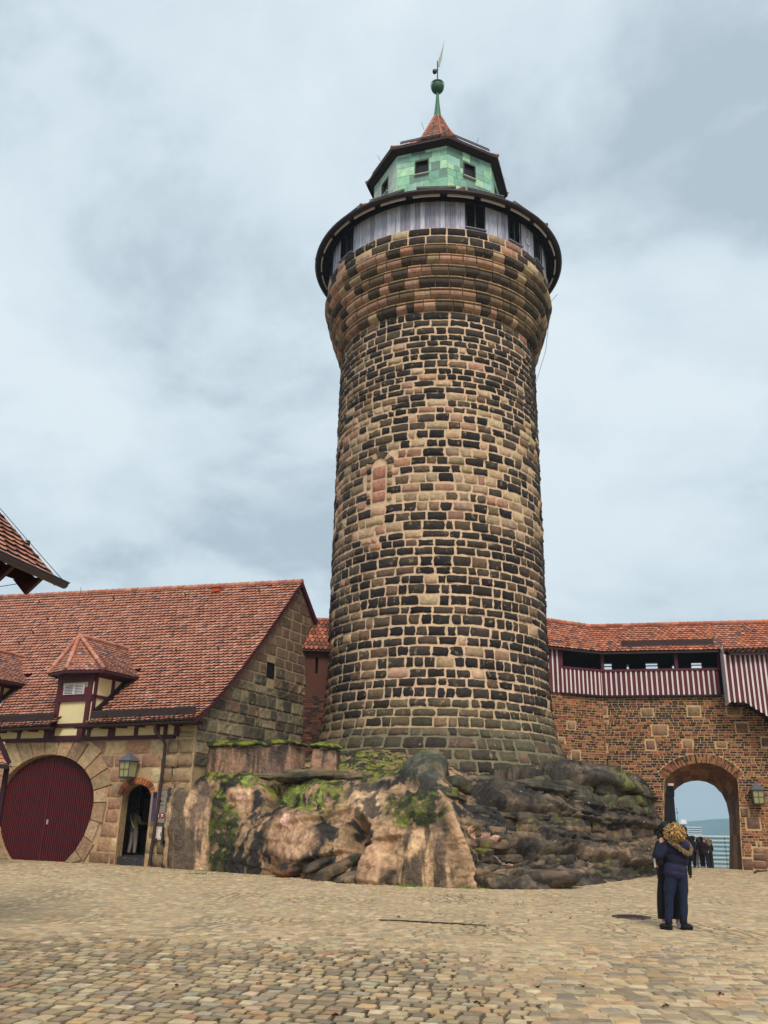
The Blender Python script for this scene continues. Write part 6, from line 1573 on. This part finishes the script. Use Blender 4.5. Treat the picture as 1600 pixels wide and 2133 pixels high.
# ------------------------------------------------------------------ beyond the gate
# black panel and slatted fence at the edge of the terrace
pb = at(1468, 1751, 56.9); pb2 = at(1487, 1805, 56.9); zg = gz(pb.x, 56.9)
t = thing('panel', 'tall plain black panel standing at the left end of the slatted fence', 'panel', ((pb.x+pb2.x)/2, 56.9, zg))
mb = MB(); mb.box(((pb.x+pb2.x)/2, 56.9, (pb.z+zg)/2), ((pb2.x-pb.x)/2, .04, (pb.z-zg)/2), None, lin((20, 20, 24))); mb.build('board', M_met, t)
mb = MB(); mb.box(((pb.x+pb2.x)/2, 56.84, pb.z-.12), ((pb2.x-pb.x)/2, .012, .025), None, lin((90, 84, 84))); mb.box(((pb.x+pb2.x)/2, 56.9, pb.z+.02), ((pb2.x-pb.x)/2+.03, .06, .02), None, lin((40, 38, 42))); mb.build('cap', M_met, t)
fz = thing('fence', 'pale metal fence of thin horizontal slats closing the terrace beyond the gateway', 'fence', (pb2.x, 58.2, gz(17, 58)))
zt = at(1500, 1742, 58.2).z; zb_f = gz(16, 58.2)+.12; x0 = pb2.x-4; x1 = pb2.x+6
for k in range(7):
    mb = MB(); x = x0+(x1-x0)*k/6+.35; mb.box((x, 58.25, (zt+gz(16, 58.2))/2), (.03, .03, (zt-gz(16, 58.2))/2+.03), None, lin((112, 130, 134))); mb.build('post', M_met, fz)
mb = MB(); n = 15
for k in range(n): z = zb_f+(zt-zb_f)*k/(n-1); mb.box(((x0+x1)/2, 58.2, z), ((x1-x0)/2, .02, .022 if k < n-1 else .04), None, lin((196, 212, 214)) if k % 2 == 0 else lin((60, 84, 92)))
mb.build('slat', M_met, fz)
# town below: two banded tower blocks, a green spire and roofs
def block(x0, x1, yt, Y, label, col, band, fl, dep=14, hat=None):
    a = at(x0, yt, Y); b = at(x1, yt, Y); t = thing('tower_block', label, 'building', (a.x, Y, -50)); zt = a.z; mb = MB()
    mb.box(((a.x+b.x)/2, Y+dep/2, (zt-50)/2), ((b.x-a.x)/2, dep/2, (zt+50)/2), None, col); mb.build('wall', M_far, t)
    n = int((zt+44)/fl)
    for k in range(n): mb = MB(); mb.box(((a.x+b.x)/2, Y-.15, zt-fl*(k+.6)), ((b.x-a.x)/2*.96, .2, fl*.20), None, band); mb.build('window_band', M_far, t)
    if hat: mb = MB(); mb.box((b.x-(b.x-a.x)*.2, Y+dep/2, zt+1.6), ((b.x-a.x)*.2, dep*.3, 1.8), None, hat); mb.build('plant_room', M_far, t)
    return t
block(1404, 1432, 1714, 900, 'white high-rise with dark window bands, left of the view through the gateway', lin((206, 210, 214)), lin((70, 86, 96)), 2.7, hat=lin((226, 226, 222)))
block(1432, 1461, 1722, 760, 'wide pale office block with many thin window bands, in the view through the gateway', lin((210, 216, 222)), lin((64, 80, 92)), 1.75)
sp = at(1413.5, 1726, 360); t = thing('church_spire', 'slender green copper spire in front of the white high-rise beyond the gateway', 'spire', (sp.x, 360, -48))
mb = MB(); mb.box((sp.x, 360, -24), (1.1, 1.1, 24.2+sp.z*0), None, lin((110, 124, 112))); mb.build('shaft', M_far, t)
z0 = sp.z; mb = MB(); mb.lathe((sp.x, 360), [(1.2, z0-6), (1.25, z0-2.2), (1.5, z0-2.0), (1.2, z0-1.6), (.75, z0+.0), (.62, z0+.9), (.9, z0+1.0), (.5, z0+1.6), (.22, z0+3.4), (.05, z0+5.0)], 8, lin((70, 168, 142))); mb.build('cap', M_cop, t)
mb = MB(); mb.tube([(sp.x, 360, z0+4.8), (sp.x, 360, z0+7.4)], .06, 5, lin((30, 34, 34))); mb.ball((sp.x, 360, z0+5.9), .3, 8, 6, lin((26, 28, 28))); mb.ball((sp.x, 360, z0+7.4), .2, 8, 6, lin((26, 28, 28))); mb.build('finial', M_met, t)
rt = random.Random(3)
for k in range(26):
    Y = rt.uniform(260, 620); x = Y*rt.uniform(.24, .46); w = rt.uniform(7, 13); d = rt.uniform(7, 12); h = rt.uniform(9, 16)+ (12 if k < 3 else 0); zb = -50
    t = thing('town_house', 'distant pitched-roof town house below the castle terrace, seen small through the gateway', 'house', (x, Y, zb), 'town houses below the castle')
    c = rt.choice([lin((220, 206, 180)), lin((206, 196, 184)), lin((224, 218, 206))])
    mb = MB(); mb.box((x, Y, zb+h/2), (w/2, d/2, h/2), None, c); mb.build('wall', M_far, t)
    mb = MB(); A = [Vector((x-w/2-.3, Y-d/2-.3, zb+h)), Vector((x+w/2+.3, Y-d/2-.3, zb+h)), Vector((x+w/2+.3, Y+d/2+.3, zb+h)), Vector((x-w/2-.3, Y+d/2+.3, zb+h))]; P1 = Vector((x-w/2-.3, Y, zb+h+d*.45)); P2 = Vector((x+w/2+.3, Y, zb+h+d*.45)); rc = jit(lin((150, 84, 62)), .15, rt)
    mb.face([A[0], A[1], P2, P1], rc); mb.face([A[2], A[3], P1, P2], rc); mb.face([A[0], P1, A[3]], c); mb.face([A[1], A[2], P2], c); mb.build('roof', M_far, t)

# ------------------------------------------------------------------ small things on the ground
q = at(1315, 1912, 17.9); q = C0+ray(1315, 1912)*((0.0-EYE)/ray(1315, 1912).z)
t = thing('manhole_cover', 'rusty round manhole cover in the paving left of the couple', 'manhole cover', (q.x, q.y, 0.02))
mb = MB(); mb.lathe((q.x, q.y), [(0, .028), (.27, .028), (.28, .022), (.30, .022), (.31, .030), (.36, .030), (.37, .012)], 32, lin((66, 44, 34)))
for k in range(-3, 4): mb.box((q.x, q.y+k*.07, .031), (math.sqrt(max(.01, .26**2-(k*.07)**2)), .012, .004), None, lin((50, 34, 28)))
mb.build('lid', M_met, t)
def gp_(x, y): r_ = ray(x, y); return C0+r_*(-EYE/r_.z)
ch = tag(None or thing('drain_channel', 'long dark slot drain crossing the paving in front of the rock', 'drain', tuple(gp_(900, 1925))), None, None)
pts = [gp_(x, y) for x, y in ((788, 1918), (830, 1919), (880, 1922), (940, 1925), (1000, 1929), (1012, 1930))]
mb = MB()
for a, b in zip(pts, pts[1:]):
    a = a+K_*.016; b = b+K_*.016; mb.beam(a, b, .05, .012, col=lin((34, 26, 20))); d = (b-a).normalized(); s = Vector((-d.y, d.x, 0)); 
mb.build('slot', M_met, ch)
mb = MB(); hs = [gp_(1573, 1820)+K_*.03, gp_(1577, 1817)+K_*.05, gp_(1590, 1816)+K_*.03, gp_(1606, 1813)+K_*.03, gp_(1630, 1813)+K_*.03]; mb.tube(hs, [.05, .045, .03, .03, .03], 8, lin((40, 30, 26)), sub=4)
tag(mb.build('hose', M_met, smooth=True), 'short dark hose lying on the paving at the right edge, below the lantern', 'hose')
r = random.Random(17); LFC = [lin(c) for c in ((176, 104, 44), (132, 80, 44), (170, 128, 64), (96, 60, 38), (78, 54, 38))]
lm = None; proto = None
def leafmesh(seed):
    r = random.Random(seed); mb = MB(); s = .05; c = r.choice(LFC)
    rim = [Vector((math.cos(a)*s*(.55+.45*abs(math.cos(a*2.5+seed))), math.sin(a)*s*(.5+.3*abs(math.sin(a*2+seed))), .012*math.sin(a*2+seed)+.004)) for a in [2*math.pi*k/12 for k in range(12)]]
    for k in range(12): mb.face([Vector((0, 0, .003)), rim[k], rim[(k+1) % 12]], jit(c, .1, r))
    mb.box((s*.9, 0, .004), (.018, .0015, .0015), None, lin((80, 50, 30)))
    return mb
prot = []
for k in range(6):
    o = leafmesh(k).build('fallen_leaf', M_cloth); tag(o, 'small curled brown or orange autumn leaf lying loose on the cobbled yard', 'leaf', 'fallen leaves on the paving'); prot.append(o)
for k in range(84):
    if k < 6: o = prot[k]
    else: o = prot[k % 6].copy(); COL.objects.link(o)
    m = r.random()
    if m < .45: x, y = r.gauss(780, 230), r.uniform(1990, 2125)
    elif m < .8: x, y = r.gauss(1120, 170), r.uniform(1868, 1925)
    else: x, y = r.uniform(500, 1590), r.uniform(1880, 2120)
    p = gp_(x, y)
    o.location = (p.x, p.y, gz(p.x, p.y)+.024); o.rotation_euler = (r.uniform(-.3, .3), r.uniform(-.3, .3), r.uniform(0, 6.28)); s = r.uniform(.45, 1.05); o.scale = (s, s, s)
# grass tuft at the foot of the rock
mb = MB()
for cx, cy in ((980, 1851), (856, 1847), (412, 1822)):
    g0 = gp_(cx, cy)
    for k in range(160):
        p = g0+Vector((r.gauss(0, .22), r.gauss(-.03, .05), 0)); h = r.uniform(.03, .10); d = Vector((r.gauss(0, .4), r.gauss(0, .4), 1)).normalized()
        mb.face([p-Vector((.008, 0, 0)), p+Vector((.008, 0, 0)), p+d*h], jit(lin((96, 120, 36)), .3, r))
tag(mb.build('grass_tufts', M_moss), 'short green grass sprouting along the foot of the rock', 'grass', kind='stuff')

# ------------------------------------------------------------------ air: far things fade in thin haze
mb = MB(); mb.box((0, 2900, 100), (4200, 3000, 160))
hz = mb.build('haze', M_land)
hm = bpy.data.materials.new('haze'); hm.use_nodes = True; t = hm.node_tree; t.nodes.clear()
o = t.nodes.new('ShaderNodeOutputMaterial'); pv = t.nodes.new('ShaderNodeVolumePrincipled'); pv.inputs['Density'].default_value = .00032; pv.inputs['Color'].default_value = (.62, .84, 1.0, 1); pv.inputs['Anisotropy'].default_value = 0
t.links.new(pv.outputs[0], o.inputs['Volume']); hz.data.materials.clear(); hz.data.materials.append(hm); tag(hz, kind='stuff')
